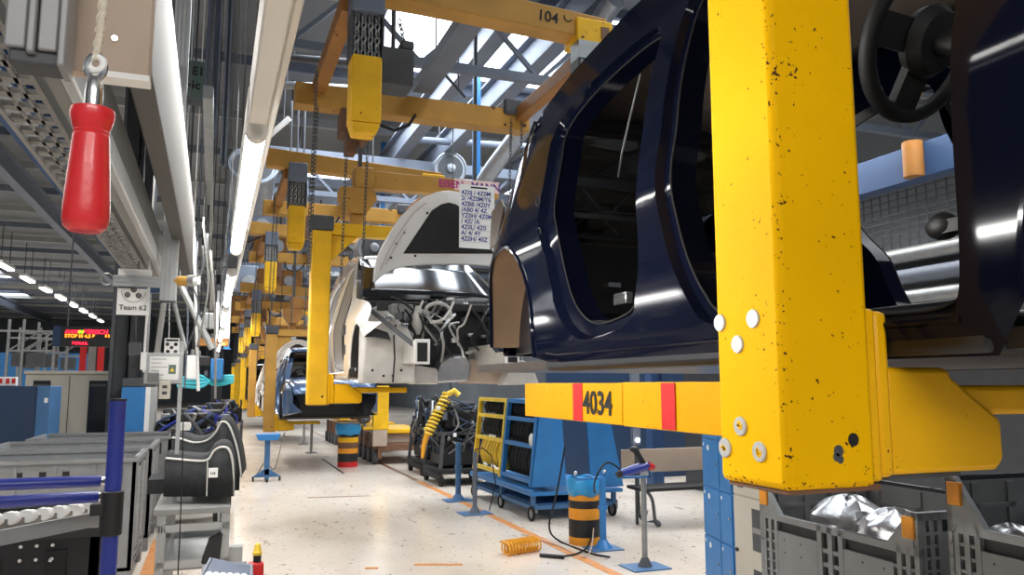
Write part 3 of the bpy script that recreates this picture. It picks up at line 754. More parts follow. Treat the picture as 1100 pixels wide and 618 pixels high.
        for i in range(3):
            for j in range(2): mm.lathe(b + V((-.057, -.012 + j * .025, -.025 + i * .025)), [(.005, 0), (.005, .003)], 8, (-1, 0, 0))
        mm.build('bracket_hole', 'black', sw)
    return car, P, Q

navy, Pn, Qn = car_body('dark blue doorless car body filling the right of the picture above the yellow beam', 0.0, 1.70, 'navy', 'navy_in', .55, .37, False)
# small fittings seen in and around the blue body
def bit(mb, name, m, car, **k): return mb.build(name, m, car, **k)
c = at(1014, 243, X=1.52); bit(MB().sphere(c, .04, 12, 8, (.7, 1.1, .8)).box(c.x - .02, c.x + .02, c.y - .09, c.y, c.z - .02, c.z + .01), 'mirror_bracket', 'black', navy)
for (px, py, x) in ((578, 216, 1.29), (579, 250, 1.275), (700, 213, 1.29), (697, 180, 1.32)):
    c = at(px, py, X=x - .012); bit(MB().torus(c, (1, 0, 0), .02, .004, 14, 6), 'body_grommet', 'dark_in', navy)
c = at(664, 322, X=1.42); bit(MB().box(c.x, c.x + .03, c.y - .06, c.y + .04, c.z - .02, c.z + .025), 'striker_bracket', 'chrome', navy, bevel=.004)
for (px, py, w, h) in ((708, 238, .05, .03), (710, 262, .05, .02), (703, 236, .012, .1)):
    c = at(px, py, X=1.262); bit(MB().box(c.x - .006, c.x + .006, c.y - w / 2, c.y + w / 2, c.z - h / 2, c.z + h / 2), 'pillar_recess', 'dark_in', navy, bevel=.003)
bit(MB().tube([at(688, 80, X=1.5), at(676, 130, X=1.5), at(668, 165, X=1.5), at(664, 190, X=1.55)], .004, 5), 'wire', 'steel', navy)
bit(MB().tube([at(690, 150, X=1.4), at(697, 146, X=1.42), at(716, 143, X=1.42), at(720, 148, X=1.4)], .004, 5), 'wire', 'steel', navy)
bit(MB().tube([at(712, 165, X=1.34), at(716, 210, X=1.3), at(722, 240, X=1.29)], .006, 6), 'wire', 'chrome', navy)
c = at(534, 258, X=1.36); bit(MB().prism([at(528, 228, X=1.372), at(538, 214, X=1.385), at(541, 222, X=1.38), at(533, 262, X=1.345), at(526, 268, X=1.34)], (.01, 0, 0)), 'tail_lamp_recess', 'under', navy)

WS = 7.2
white, Pw, Qw = car_body('white car body with raised hood and open engine bay facing the camera', WS, 1.70, 'white_car', 'white_in', .30, .33, True)
def hy(py): return WS + .86 - (300 - py) / 96 * .28
def H(px, py, d=0): return at(px, py, Y=hy(py) - d)
out_l = [(401, 303), (402, 290), (405, 276), (411, 263), (420, 248), (430, 233), (442, 221), (455, 212), (470, 206), (482, 204.5)]
CXP = 482.0
mir = lambda P_: [(2 * CXP - x, y) for x, y in P_][::-1]
low_l = [(404, 302), (412, 295), (423, 289.5), (438, 286), (460, 284.5)]
ring = out_l + mir(out_l)[1:] + mir(low_l)[:0] + [(2 * CXP - x, y) for x, y in low_l] + low_l[::-1]
poly = [H(x, y) for x, y in ring]
hd = MB().prism(poly, (0, .045, .0)).build('hood', 'white_car', white, bevel=.012)
pad = [(433, 272.5), (440, 262), (448, 250), (456, 238), (464, 226), (474, 219.5), (482, 217.5)]
rp = pad + mir(pad)[1:]
MB().prism([H(x, y, .012) for x, y in rp], (0, .012, 0)).build('insulation_pad', 'black', hd, bevel=.006)
MB().tube([H(x, y, .008) for x, y in [(408, 290), (418, 268), (432, 246), (444, 229), (458, 218)]], .007, 6).build('hood_rib', 'white_in', hd)
MB().tube([H(x, y, .008) for x, y in [(414, 284), (424, 266), (436, 246)]], .005, 6).build('hood_rib', 'white_in', hd)
for px, py in ((420, 277), (434, 250), (459, 229), (446, 275), (426, 262)):
    MB().lathe(H(px, py, .002), [(.014, 0), (.014, .003)], 12, (0, -1, 0)).build('hood_hole', 'black', hd)
# windscreen
m = MB()
rows = []
for i in range(5):
    t = i / 4; u, w = .84 + t * .88, .80 + t * .54; a = .76 - t * .12
    rows.append([Qw(u - .07 * (1 - (2 * j / 10 - 1) ** 2), w + .02, CX - a + 2 * a * j / 10) for j in range(11)])
m.grid(rows).build('windscreen', 'glass', white, solid=.006)
# engine bay: aprons, rails, harness
def pz(L_, Y): return [at(x, y, Y=Y) for x, y in L_]
ap = MB().prism(pz([(392, 338), (405, 328), (416, 334), (438, 352), (445, 366), (447, 412), (390, 412)], WS + .16), (0, .3, 0)).build('strut_apron', 'white_in', white, bevel=.02)
for px, py in ((400, 398), (425, 350), (431, 398), (440, 390), (412, 404), (422, 404)):
    MB().lathe(at(px, py, Y=WS + .158), [(.013, 0), (.013, .004)], 10, (0, -1, 0)).build('apron_hole', 'black', ap)
for sgn in (0, 1):
    x0, x1, y0, y1 = (446, 460.5, 366, 390)
    p0, p1 = at(x0, y1, Y=WS - .35), at(x1, y0, Y=WS - .35)
    if sgn: w_ = p1.x - p0.x; p0, p1 = V((2 * CX - p1.x, p0.y, p0.z)), V((2 * CX - p0.x, p1.y, p1.z))
    pl = MB().box(p0.x - .012, p1.x + .012, p0.y - .012, p0.y, p0.z - .012, p1.z + .012).build('rail_flange', 'white_car', white, bevel=.006)
    MB().box(p0.x + .014, p1.x - .014, p0.y - .016, p0.y - .011, p0.z + .012, p1.z - .02).build('rail_mouth', 'black', pl)
    MB().box(p0.x, p1.x, p0.y, WS + .82, p0.z, p1.z).build('front_rail', 'white_in', white, bevel=.008)
if 1:
    a, b = at(405, 340, Y=WS - .2), at(440, 363, Y=WS - .2)
    MB().bar(at(398, 333, Y=WS + .1), at(446, 372, Y=WS - .25), .03, .04).build('upper_rail', 'dark_grey', white, bevel=.01)
    MB().prism(pz([(421, 326), (444, 327), (446, 346), (424, 345)], WS + .5), (0, .3, 0)).build('battery_tray', 'grey', white, bevel=.015)
    MB().lathe(at(449, 342, Y=WS + .35), [(.05, -.16), (.06, -.05), (.045, .03), (.03, .12)], 14).build('reservoir', 'white_in', white)
    MB().tube(catmull([at(x, y, Y=WS + .4) for x, y in ((458, 331), (468, 326), (480, 329), (484, 338), (478, 345), (466, 346), (460, 340))], 5), .018, 8, True).build('coolant_hose', 'white_in', white)
    MB().tube(catmull([at(x, y, Y=WS + .45) for x, y in ((450, 335), (458, 340), (466, 333), (470, 322))], 5, False), .014, 8).build('coolant_hose', 'steel', white)
    MB().prism(pz([(468, 400), (474, 390), (486, 383), (500, 382), (507, 392), (503, 410), (470, 412)], WS + .5), (0, .2, .02)).build('heat_shield', 'foil', white, bevel=.02)
    MB().prism(pz([(446, 392), (470, 396), (472, 413), (444, 413)], WS + .4), (0, .3, 0)).build('floor_front', 'white_in', white, bevel=.02)
    MB().prism(pz([(503, 386), (530, 384), (556, 388), (575, 413), (500, 412)], WS + .55), (0, .3, 0)).build('floor_front', 'tan', white, bevel=.02)
    MB().prism(pz([(548, 392), (560, 386), (572, 392), (580, 413), (540, 414)], WS + .3), (0, .2, 0)).build('strut_apron', 'white_in', white, bevel=.02)
    MB().bar(at(497, 380, Y=WS + .6), at(538, 372, Y=WS + .6), .02, .03).build('tie_bar', 'chrome', white)
    for px, py, w, h, mm in ((486, 352, .05, .06, 'grey'), (491, 324, .12, .05, 'steel'), (487, 366, .05, .05, 'paper'), (497, 344, .05, .05, 'dark_grey'), (528, 350, .07, .1, 'dark_grey'), (512, 330, .1, .06, 'dark_in'), (410, 330, .09, .07, 'black'), (416, 342, .07, .05, 'chrome'), (433, 350, .08, .04, 'chrome'), (428, 340, .06, .06, 'dark_grey'), (463, 356, .05, .06, 'black'), (520, 362, .08, .03, 'steel'), (540, 330, .08, .05, 'grey'), (500, 336, .04, .07, 'black'), (532, 348, .06, .05, 'grey'), (505, 360, .05, .03, 'paper'), (470, 318, .14, .03, 'dark_in')):
        c = at(px, py, Y=WS + (.8 if px > 445 else .12)); MB().box(c.x - w / 2, c.x + w / 2, c.y - .04, c.y + .02, c.z - h / 2, c.z + h / 2).build('connector', mm, white, bevel=.006)
    rnd = random.Random(3)
    for i in range(34):
        x0, y0 = rnd.uniform(398, 545), rnd.uniform(318, 350); pts = [(x0, y0)]
        for q in range(3): x0 += rnd.uniform(-16, 22); y0 += rnd.uniform(2, 24); pts.append((x0, min(y0, 410)))
        MB().tube(catmull([at(x, y, Y=WS + .3 + rnd.uniform(-.15, .25)) for x, y in pts], 4, False), rnd.uniform(.007, .016), 6).build('wiring_harness', ('rubber', 'black', 'dark_grey', 'steel', 'rubber', 'white_in')[i % 6], white)
    MB().tube([at(423, 360, Y=WS + .1), at(424, 385, Y=WS + .1), at(422, 411, Y=WS + .1)], .008, 6).build('wiring_harness', 'rubber', white)
for w in (.26, .42, .36):
    pass
for wz in (.3, .5):
    c = Pw(.98, wz); MB().box(c.x - .012, c.x + .0, c.y - .04, c.y + .03, c.z - .05, c.z + .05).build('door_hinge', 'black', white, bevel=.004)
# paper checklist hung on the hood
pp = thing('paper_checklist', 'white printed checklist sheet hanging from the raised white hood', 'paper', at(509, 265, Y=WS + .38))
q0, q1 = at(493, 266, Y=WS + .4), at(531, 201, Y=WS + .4)
MB().box(q0.x, q1.x, q0.y - .003, q0.y, q0.z, q1.z).build('sheet', 'paper', pp)
wd = q1.x - q0.x; ht = q1.z - q0.z
rows_t = ['4Z0J / 4Z0M', '2/ /4Z0M/Y6', '4ZBB /4Z0Y', '/AB0 4/ 4Z', 'YZ0H/ 4Z0M', '/ 4Z/ /A', '4Z0L/ 4Z0', 'A/ 4/ 4Y', '4Z0H/ 40Z']
MB().box(q0.x + .12, q0.x + .3, q0.y - .0045, q0.y - .003, q1.z - .035, q1.z - .018).build('heading', 'ink', pp)
for i, t in enumerate(rows_t):
    text_mesh(t, .062, (q0.x + .02, q0.y - .004, q1.z - .105 - i * (ht - .12) / 9), (1, 0, 0), (0, 0, 1), .0005, bold=.0015).build('printed_line', 'royal', pp, smooth=False)
for i in range(9):
    z = q1.z - .115 - i * (ht - .12) / 9
    MB().box(q0.x + .01, q1.x - .01, q0.y - .0042, q0.y - .003, z - .002, z).build('ruled_line', 'grey', pp)

third = copy_tree(navy, (0, 15.4, -.74), 'pale blue car body behind the clean yellow hanger', recolor={'navy_car_paint': M['silver_blue'], 'navy_interior_paint': M['dark_in']})
copy_tree(white, (0, 15.6, -.74), 'white car body half hidden behind the orange-tinged hanger', recolor={'white_car_paint': M['white_car']}, skip=('wiring_harness', 'connector'))
copy_tree(navy, (0, 30.9, -.74), 'black car body far down the line between distant hangers', recolor={'navy_car_paint': M['black_car']})

# ================================================================== RIGHT SIDE OF THE AISLE
def barrel(px, py, R, Hh, label, bands, bag, near):
    g = ground(px, py); y = g.y + R * .6; x = g.x + (R * .3)
    t = thing('striped_bin', label, 'bin', (x, y, 0), 'striped waste drums')
    z = 0
    for fr, m in bands:
        h = Hh * fr; MB().lathe((x, y, z), [(R, 0), (R * 1.012, .01), (R * 1.012, h - .01), (R, h)], 28).build('band', m, t); z += h
    w = R * (1.04 if near else 1.2); n = 40; pr = []
    rows = []
    for j, (rr, hh) in enumerate(((1.0, -.16 if near else -.2), (1.06, -.10), (1.07, -.02), (1.0, .015), (.9, .005))):
        rows.append([V((x + w * rr * (1 + .02 * math.sin(9 * a_) * (1 if j else .6)) * math.cos(a_), y + w * rr * (1 + .02 * math.cos(7 * a_)) * math.sin(a_), z + hh + .012 * math.sin(5 * a_ + j))) for a_ in [2 * math.pi * i / n for i in range(n + 1)]])
    MB().grid(rows).build('bin_liner', bag, t, solid=.004)
    if not near:
        MB().lathe((x, y, z - .02), [(R * 1.1, 0), (R * 1.12, .09), (R * 1.02, .09), (R, .02)], 24).build('rim', 'tan', t)
    return t
barrel(628, 586, .165, .66, 'striped drum with blue liner standing beside the blue post under the yellow beam', ((.12, 'orange'), (.27, 'black'), (.17, 'orange'), (.12, 'black'), (.16, 'orange'), (.16, 'lid_blue')), 'lid_blue', True)
barrel(371, 502, .20, .84, 'striped drum with wide blue liner alone in the aisle under the white car', ((.12, 'red'), (.2, 'black'), (.12, 'orange'), (.14, 'brown'), (.12, 'yellow_far'), (.3, 'black')), 'lid_blue', False)

def stand(px, py, h, r, m, label, base=.17, head=None):
    g = ground(px, py); t = thing('tool_stand', label, 'stand', (g.x, g.y, 0), 'slim tool stands by the line')
    MB().box(g.x - base, g.x + base, g.y - base * .8, g.y + base * .8, 0, .012).build('base_plate', 'blue_dull', t, bevel=.003)
    MB().lathe((g.x, g.y, .012), [(r * 2.6, 0), (r * 1.3, .07), (r, .08)], 16).build('foot_collar', 'dark_grey' if m == 'steel' else m, t)
    MB().cyl((g.x, g.y, .08), (g.x, g.y, h), r, 14).build('pole', m, t)
    MB().lathe((g.x, g.y, h * .55), [(r * 1.4, 0), (r * 1.4, .04)], 14).build('clamp', m, t)
    if head: head(t, V((g.x, g.y, h)))
    return t
def cradle(t, p):
    MB().box(p.x - .2, p.x + .06, p.y - .03, p.y + .03, p.z - .06, p.z - .045).box(p.x - .22, p.x - .2, p.y - .03, p.y + .03, p.z - .06, p.z + .03).box(p.x + .04, p.x + .06, p.y - .03, p.y + .03, p.z - .06, p.z + .02).build('cradle', 'blue', t)
def fork(t, p):
    MB().bar((p.x - .3, p.y, p.z), (p.x + .03, p.y, p.z), .03, .025).box(p.x - .31, p.x - .29, p.y - .02, p.y + .02, p.z, p.z + .05).box(p.x + .02, p.x + .04, p.y - .02, p.y + .02, p.z, p.z + .06).build('crossbar', 'blue', t)
    for x in (-.3, .03): MB().sphere((p.x + x, p.y, p.z + .06), .022, 10, 6).build('peg', 'chrome', t)
stand(693, 610, .86, .026, 'steel', 'steel pole stand on a blue plate holding the cordless tool', .19, cradle)
stand(648, 590, .70, .035, 'blue', 'blue post with fork top right beside the near striped drum', .17, fork)
def hook(t, p):
    MB().tube([p, p + V((0, 0, .03)), p + V((.1, 0, .05)), p + V((.22, 0, -.05)), p + V((.28, 0, -.4)), p + V((.2, 0, -.75))], .008, 6).build('hose_hook', 'black', t)
stand(510, 552, .78, .03, 'mid_steel', 'grey pole stand with a blue plate in front of the yellow half of the rack', .2, hook)
stand(492, 538, .82, .04, 'blue_dull', 'blue post stand at the left end of the cable rack', .2, None)
# cordless tool resting on the steel stand
g = ground(693, 610); p = V((g.x, g.y, .86))
tl = thing('cordless_tool', 'navy cordless tool with black battery and red tip resting on the steel stand', 'tool', (p.x, p.y, p.z - .045))
MB().tube([p + V((-.24, -.02, -.01)), p + V((-.12, -.02, .015)), p + V((.0, -.02, .04)), p + V((.04, -.02, .05))], [.03, .045, .042, .03], 12).build('motor_body', 'royal', tl)
MB().tube([p + V((.0, -.02, .05)), p + V((-.05, -.02, .13)), p + V((-.09, -.02, .19))], [.028, .026, .03], 10).build('grip', 'black', tl)
MB().sphere(p + V((-.1, -.02, .2)), .04, 10, 8, (1.2, 1, .7)).build('battery', 'black', tl)
MB().tube([p + V((.04, -.02, .045)), p + V((.1, -.02, .03))], [.04, .025], 10).build('nose', 'red', tl)
MB().tube([p + V((-.24, -.02, -.01)), p + V((-.28, -.02, -.03))], [.035, .03], 10).build('rear_cap', 'black', tl)
MB().box(p.x - .03, p.x + .05, p.y - .03, p.y - .0, p.z - .04, p.z - .0).build('hook_clip', 'chrome', tl)
# hose from stand to floor coil
gc = ground(570, 592)
tag(MB().tube(catmull([p + V((-.2, .02, -.0)), p + V((-.35, .05, .08)), p + V((-.45, .1, -.1)), ground(640, 570) + V((0, 0, .3)), ground(632, 592) + V((0, 0, .05)), ground(600, 600) + V((0, 0, .012)), ground(585, 597) + V((0, 0, .012))], 8, False), .009, 6).build('air_hose', 'rubber'), 'black air hose drooping from the steel stand to the orange coil', 'hose')
tag(MB().tube(catmull([at(607, 480, D=8.4), at(598, 530, D=8.3), at(590, 565, D=8.1), ground(600, 583) + V((0, 0, .02)), ground(635, 596) + V((0, 0, .012)), ground(655, 600) + V((0, 0, .012))], 8, False), .01, 6).build('air_hose', 'rubber'), 'dark hose hanging from the blue rack down to the floor', 'hose')
tag(MB().tube(catmull([ground(560, 575) + V((0, 0, .012)), ground(600, 588) + V((0, 0, .012)), ground(632, 600) + V((0, 0, .03)), ground(640, 575) + V((0, 0, .3)), ground(650, 560) + V((0, 0, .45))], 8, False), .007, 6).build('air_hose', 'tan'), 'thin pale hose running behind the blue fork post', 'hose')
a, b = ground(543, 598), ground(579, 592)
MBc = MB()
for i in range(2):
    MBc.coil(a + V((0, .08 * i, .07)), b + V((0, .08 * i, .07)), .06, .009, 11, 6, 12)
tag(MBc.build('coil_hose', 'org_hose'), 'orange coiled air hose lying on the floor', 'hose')
tag(MB().tube([ground(580, 599) + V((0, 0, .02)), ground(606, 601) + V((0, 0, .02))], .018, 10).build('hose_coupling', 'black'), 'black hose coupling lying beside the orange coil', 'coupling')

# ---- blue and yellow rack cart
RX, RY0, RY1, RZ = 3.72, 9.15, 11.5, 1.45
rk = thing('rack_cart', 'blue and yellow wheeled rack full of black hoses', 'cart', (RX + .4, 10.3, 0))
ym = RY0 + 1.12
def front_x(z): return RX + (z - .42) * .10
def rail(y0, y1, z, m, d=.05):
    MB().bar((front_x(z), y0, z), (front_x(z), y1, z), .05, .05).build('shelf_rail', m, rk)
for y0, y1, m in ((RY0 + .04, ym, 'blue'), (ym + .05, RY1, 'yel_hose')):
    for z in (.46, .88, 1.2, 1.43): rail(y0, y1, z, m)
    for y in (y0 + .02, y1 - .02):
        MB().bar((front_x(.4), y, .4), (front_x(RZ), y, RZ), .06, .05, (0, 1, 0)).build('upright', m, rk)
MB().box(RX + .32, RX + .35, RY0 + .1, RY1 - .05, .42, 1.42).build('back_panel', 'dark_in', rk)
for x0, x1 in ((RX - .02, RX + .55), (RX + .62, RX + 1.2)):
    sgn = x0 < RX + .3
    pts = [(x0, RY0, .40), (x1, RY0, .40), (x1 - (.0 if sgn else .2), RY0, 1.40), (x0 + (.2 if sgn else .0), RY0, 1.40)]
    if sgn: pts = [(x0, RY0, .40), (x0 + .46, RY0, .40), (x0 + .40, RY0, 1.40), (x0 + .12, RY0, 1.40)]
    else: pts = [(x0 + .16, RY0, .36), (x0 + .62, RY0, .36), (x0 + .40, RY0, 1.40), (x0 + .1, RY0, 1.40)]
    MB().prism(pts, (0, .03, 0)).build('end_panel', 'blue', rk, bevel=.006)
MB().box(RX + .1, RX + 1.0, RY0 + .05, RY1, 1.4, 1.43).build('top_tray', 'blue', rk)
MB().box(RX - .06, RX + 1.2, RY0 - .05, RY1 + .03, .30, .345).box(RX - .06, RX - .02, RY0 - .05, RY1, .345, .37).build('deck', 'blue', rk, bevel=.006)
MB().box(RX + .02, RX + 1.1, RY0 + .02, RY1 - .02, .17, .20).bar((RX, RY0, .16), (RX, RY1, .16), .05, .05).bar((RX + 1.1, RY0, .16), (RX + 1.1, RY1, .16), .05, .05).bar((RX, RY0, .16), (RX + 1.1, RY0, .16), .05, .05).build('lower_frame', 'blue_dull', rk)
for (x, y) in ((RX, RY0 + .02), (RX + 1.1, RY0 + .02), (RX, ym), (RX, RY1 - .05)):
    MB().bar((x, y, .16), (x, y, .33), .05, .05).build('frame_post', 'blue_dull', rk)
    w = MB().torus((x - .02, y, .085), (1, .1, 0), .07, .02, 24, 8).build('wheel', 'rubber', rk)
    hb = MB().lathe((x - .03, y, .085), [(.055, 0), (.055, .03)], 18, (1, 0, 0))
    hb.build('wheel_hub', 'grey', w)
    MB().bar((x + .02, y, .09), (x + .02, y, .2), .04, .06).build('caster_fork', 'steel', rk)
MB().sphere((RX + .03, RY0 + .13, .96), .05, 10, 8, (.7, 1, 1.7)).build('white_bag', 'paper', rk)
hose0 = None
n_ = 0
for zi, (z0, z1) in enumerate(((.49, .85), (.91, 1.17), (1.23, 1.40))):
    for seg, (y0, y1) in enumerate(((RY0 + .1, ym - .06), (ym + .12, RY1 - .08))):
        for i in range(9):
            y = y0 + (y1 - y0) * i / 8; x = front_x((z0 + z1) / 2) + .08
            colr = 'yel_hose' if (zi == 0 and seg == 1) else 'foam'
            mb = MB(); a0 = V((x + .03, y, z0 + .015)); a1 = V((x + .05 + .01 * (i % 3), y + .03 + .012 * ((i * 7) % 3), z1))
            mb.tube(catmull([a0, a0.lerp(a1, .5) + V((-.05, .012 * (i % 2), 0)), a1], 4, False), .034, 7)
            o = mb.build('rubber_hose', colr)
            if colr == 'yel_hose':
                tag(o, 'pale yellow hose standing in the lowest yellow bay of the rack', 'hose', 'yellow hoses in the rack')
            else:
                lvl = ('lowest', 'middle', 'top')[zi]; hf = ('blue', 'yellow')[seg]
                tag(o, 'black hose standing in the %s %s bay of the rack' % (lvl, hf), 'hose', 'black hoses in the %s %s bay' % (lvl, hf))

# ---- engine trolleys and module carts left of the rack
def engine_trolley(x, y, label, sc=1.0, seed=1):
    r = random.Random(seed)
    t = thing('engine_trolley', label, 'trolley', (x, y, 0), 'trolleys carrying dark engine modules')
    MB().box(x - .45, x + .5, y - .55, y + .55, .22, .28).box(x - .45, x - .4, y - .55, y + .55, .1, .22).box(x + .45, x + .5, y - .55, y + .55, .1, .22).build('base_frame', 'dark_in', t, bevel=.01)
    for sx in (-.4, .42):
        for sy in (-.48, .48):
            MB().lathe((x + sx - .03, y + sy, .085), [(.085, 0), (.085, .06)], 20, (1, 0, 0)).build('wheel', 'rubber', t)
    for sx in (-.42, .42):
        for sy in (-.5, .5): MB().bar((x + sx, y + sy, .28), (x + sx * .9, y + sy, .85), .05, .05).build('post', 'dark_grey', t)
    MB().box(x - .42, x + .42, y - .5, y + .5, .82, .87).build('cradle', 'dark_grey', t)
    MB().box(x - .36, x + .36, y - .4, y + .4, .3, .8).build('lower_bin', 'black', t, bevel=.03)
    e = MB().box(x - .3, x + .34, y - .36, y + .36, .9, 1.22).box(x - .2, x + .25, y - .3, y + .3, 1.2, 1.36).build('engine_block', 'dark_in', t, bevel=.04)
    MB().lathe((x - .34, y - .1, 1.02), [(.11, 0), (.12, .05), (.06, .1)], 18, (-1, 0, 0)).build('pulley', 'black', e)
    MB().lathe((x - .3, y + .2, 1.12), [(.08, 0), (.08, .09), (.04, .1)], 16, (-1, 0, 0)).build('alternator', 'steel', e)
    MB().box(x - .36, x - .28, y - .4, y - .26, 1.06, 1.2).build('control_unit', 'mid_steel', e, bevel=.01)
    MB().tube(catmull([(x - .3, y - .3, 1.3), (x - .36, y - .1, 1.4), (x - .3, y + .15, 1.34), (x - .33, y + .35, 1.15)], 5, False), .04, 8).build('intake_pipe', 'black', e)
    for i in range(20):
        f_ = i % 2
        pts = [V((x + (r.uniform(-.4, .4) if f_ else r.uniform(-.46, -.34)), y + (r.uniform(-.56, -.42) if f_ else r.uniform(-.45, .45)), 1.36 - .26 * q + r.uniform(-.1, .1))) for q in range(4)]
        MB().tube(catmull(pts, 4, False), r.uniform(.012, .024), 6).build('engine_hose', ('rubber', 'deep_blue', 'steel', 'black', 'dark_grey')[i % 5], e)
    for i in range(14):
        c = V((x + r.uniform(-.4, .3), y - r.uniform(.4, .52), r.uniform(.5, 1.3))) if i % 2 else V((x + r.uniform(-.44, -.34), y + r.uniform(-.4, .4), r.uniform(.5, 1.3))); w = r.uniform(.03, .08)
        MB().box(c.x - .03, c.x + .02, c.y - w, c.y + w, c.z - .03, c.z + .03).build('connector', ('steel', 'paper', 'mid_steel', 'dark_grey', 'deep_blue')[i % 5], e, bevel=.008)
    return t
engine_trolley(3.95, 13.2, 'dark engine module trolley beside the yellow spiral hose', seed=4)
engine_trolley(4.05, 14.8, 'second dark engine trolley, behind the one with the spiral hose', seed=9)
# yellow spiral hose
s0, s1 = at(481, 424, D=13.2), at(459, 466, D=13.0)
sh = thing('spiral_hose', 'yellow spiral air hose hanging in front of the dark engine trolley', 'hose', s1)
MB().coil(s0, s1, .075, .022, 11, 6, 12).build('coil', 'yel_hose', sh)
MB().tube([s1, at(455, 480, D=13.0), at(454, 492, D=13)], [.05, .04, .03], 8).build('hose_tail', 'org_hose', sh)
MB().tube([s0, at(488, 420, D=13.2), at(493, 425, D=13.2)], .05, 8).build('hose_head', 'yel_hose', sh)
MB().tube([at(484, 423, D=13.2), at(484, 423, D=13.2) + V((0, 0, 5.6))], .01, 6).build('hanging_cord', 'black', sh)
# lower line: brown carriages with yellow posts
def carriage(x, y, label, post):
    t = thing('line_carriage', label, 'carriage', (x, y, 0), 'low brown line carriages')
    MB().box(x - .5, x + .6, y - 1.1, y + 1.1, .28, .42).box(x - .5, x - .42, y - 1.1, y + 1.1, .12, .3).build('chassis', 'brown', t, bevel=.01)
    for i in range(4):
        yy = y - .9 + i * .6
        MB().lathe((x - .56, yy, .15), [(.15, 0), (.15, .08), (.08, .1)], 18, (1, 0, 0)).build('roller', 'dark_grey', t)
        MB().box(x - .53, x - .48, yy - .12, yy + .12, .3, .62).build('bracket', 'brown', t, bevel=.01)
    MB().box(x - .4, x + .5, y - .9, y + .9, .62, .72).build('support_arm', 'yellow_far', t, bevel=.02)
    MB().box(x - .45, x + .4, y - .8, y + .8, .42, .62).build('drive_box', 'tan', t, bevel=.02)
    if post:
        MB().box(x - .62, x - .3, y - 1.16, y - 1.0, .72, 1.62).box(x - .82, x - .3, y - 1.14, y - 1.0, .72, .78).build('yellow_post', 'yellow_far', t, bevel=.01)
        MB().box(x - .62, x - .32, y - 1.15, y - 1.02, .38, .72).build('post_foot', 'tan', t, bevel=.01)
    rr = random.Random(int(y * 10))
    for i in range(6):
        c = V((x + rr.uniform(-.5, -.2), y + rr.uniform(-.9, .9), rr.uniform(.8, 1.1)))
        MB().sphere(c, rr.uniform(.09, .17), 10, 7, (1, 1.3, .9)).build('axle_casting', ('mid_steel', 'dark_in', 'brown', 'grey', 'dark_grey', 'red')[i], t)
    return t
carriage(3.75, 17.6, 'brown line carriage with a tall yellow post under the white car', True)
carriage(3.75, 20.4, 'brown line carriage behind the one with the tall yellow post', False)
carriage(3.75, 23.2, 'farthest brown line carriage, beyond the aisle drum', False)
# thin pale posts by the far carriage
for i, (px, py, ph, m, l) in enumerate(((413, 482, 455, 'black', 'black pole on a flat foot near the far carriages'), (391, 487, 455, 'mid_steel', 'pale thin pole right of the far drum'), (326, 478, 452, 'steel', 'pale post below the arm of the orange-tinged hanger'), (334, 487, 452, 'steel', 'slim pale post right of the arm of the orange-tinged hanger'))):
    g = ground(px, py); h = at(px, ph, Y=g.y).z
    t = thing('floor_post', l, 'post', (g.x, g.y, 0))
    MB().cyl((g.x, g.y, 0.02), (g.x, g.y, h), .06 if i == 0 else .035, 10).build('shaft', m, t)
    MB().box(g.x - (.4 if i == 0 else .12), g.x + (.4 if i == 0 else .12), g.y - .12, g.y + .12, 0, .03).build('foot', m, t)
# ---- bench
g = ground(700, 568)
bx, by = g.x, g.y
be = thing('bench', 'long dark bench with tan backrest behind the steel tool stand', 'bench', (bx + .9, by + .1, 0))
MB().box(bx - .1, bx + 1.9, by - .0, by + .4, .41, .45).build('seat', 'dark_in', be, bevel=.008)
MB().box(bx - .12, bx + 1.9, by + .46, by + .49, .58, .86).build('backrest', 'tan', be, bevel=.004)
for x in (bx + .05, bx + 1.75):
    MB().tube(catmull([(x - .08, by + .02, .41), (x - .0, by + .05, .3), (x + .03, by + .05, .06), (x + .08, by + .05, .02), (x + .2, by + .3, .02), (x + .06, by + .45, .06), (x + .05, by + .47, .84)], 4, False), .02, 8).build('leg', 'dark_grey', be)
tag(MB().box(5.4, 11.5, by + 4.4, by + 4.5, 0, 1.9).build('partition', 'deep_blue'), 'dark blue partition behind the tan bench', 'partition')
t = thing('floor_lamp_post', 'slim grey post with a lit white end hanging below the yellow beam', 'post', at(683, 520, D=9.5))
a, b = at(683, 440, D=9.5), at(683, 478, D=9.5)
MB().box(b.x - .05, b.x + .05, b.y - .03, b.y + .03, b.z, a.z + .6).build('shaft', 'mid_steel', t)
c = at(685, 473, D=9.46); MB().lathe(c, [(.028, 0), (.02, .02)], 12, (0, -1, 0)).build('lamp', 'tube_far', t)
MB().cyl((b.x, b.y, 0), (b.x, b.y, b.z), .02).build('stem', 'dark_grey', t)

# ---- lockers, rotated a little towards the aisle
def frame(org, ang):
    o = V(org); c, s = math.cos(ang), math.sin(ang); fx = V((s, c, 0)); fn = V((c, -s, 0))     # fx runs along the front, fn points into the cabinet
    return lambda u, d, z: o + fx * u + fn * d + V((0, 0, z))
def fbox(mb, Fm, u0, u1, d0, d1, z0, z1):
    c = Fm((u0 + u1) / 2, (d0 + d1) / 2, (z0 + z1) / 2); ax = Fm(u1, d0, z0) - Fm(u0, d0, z0); ay = Fm(u0, d1, z0) - Fm(u0, d0, z0)
    return mb.obox(c, ax / 2, ay / 2, (0, 0, (z1 - z0) / 2))
a = at(752, 540, X=3.45); a2 = at(786, 540, X=3.60)
ang = math.radians(14)
Fl = frame((a2.x, a2.y, 0), ang)
Lw = .46; Lw2 = .25
far_u = 0.0
lk = thing('locker', 'blue metal locker with small square doors and round white stickers, under the yellow beam', 'locker', Fl(.35, .25, 0))
ray_u = (a - a2).length
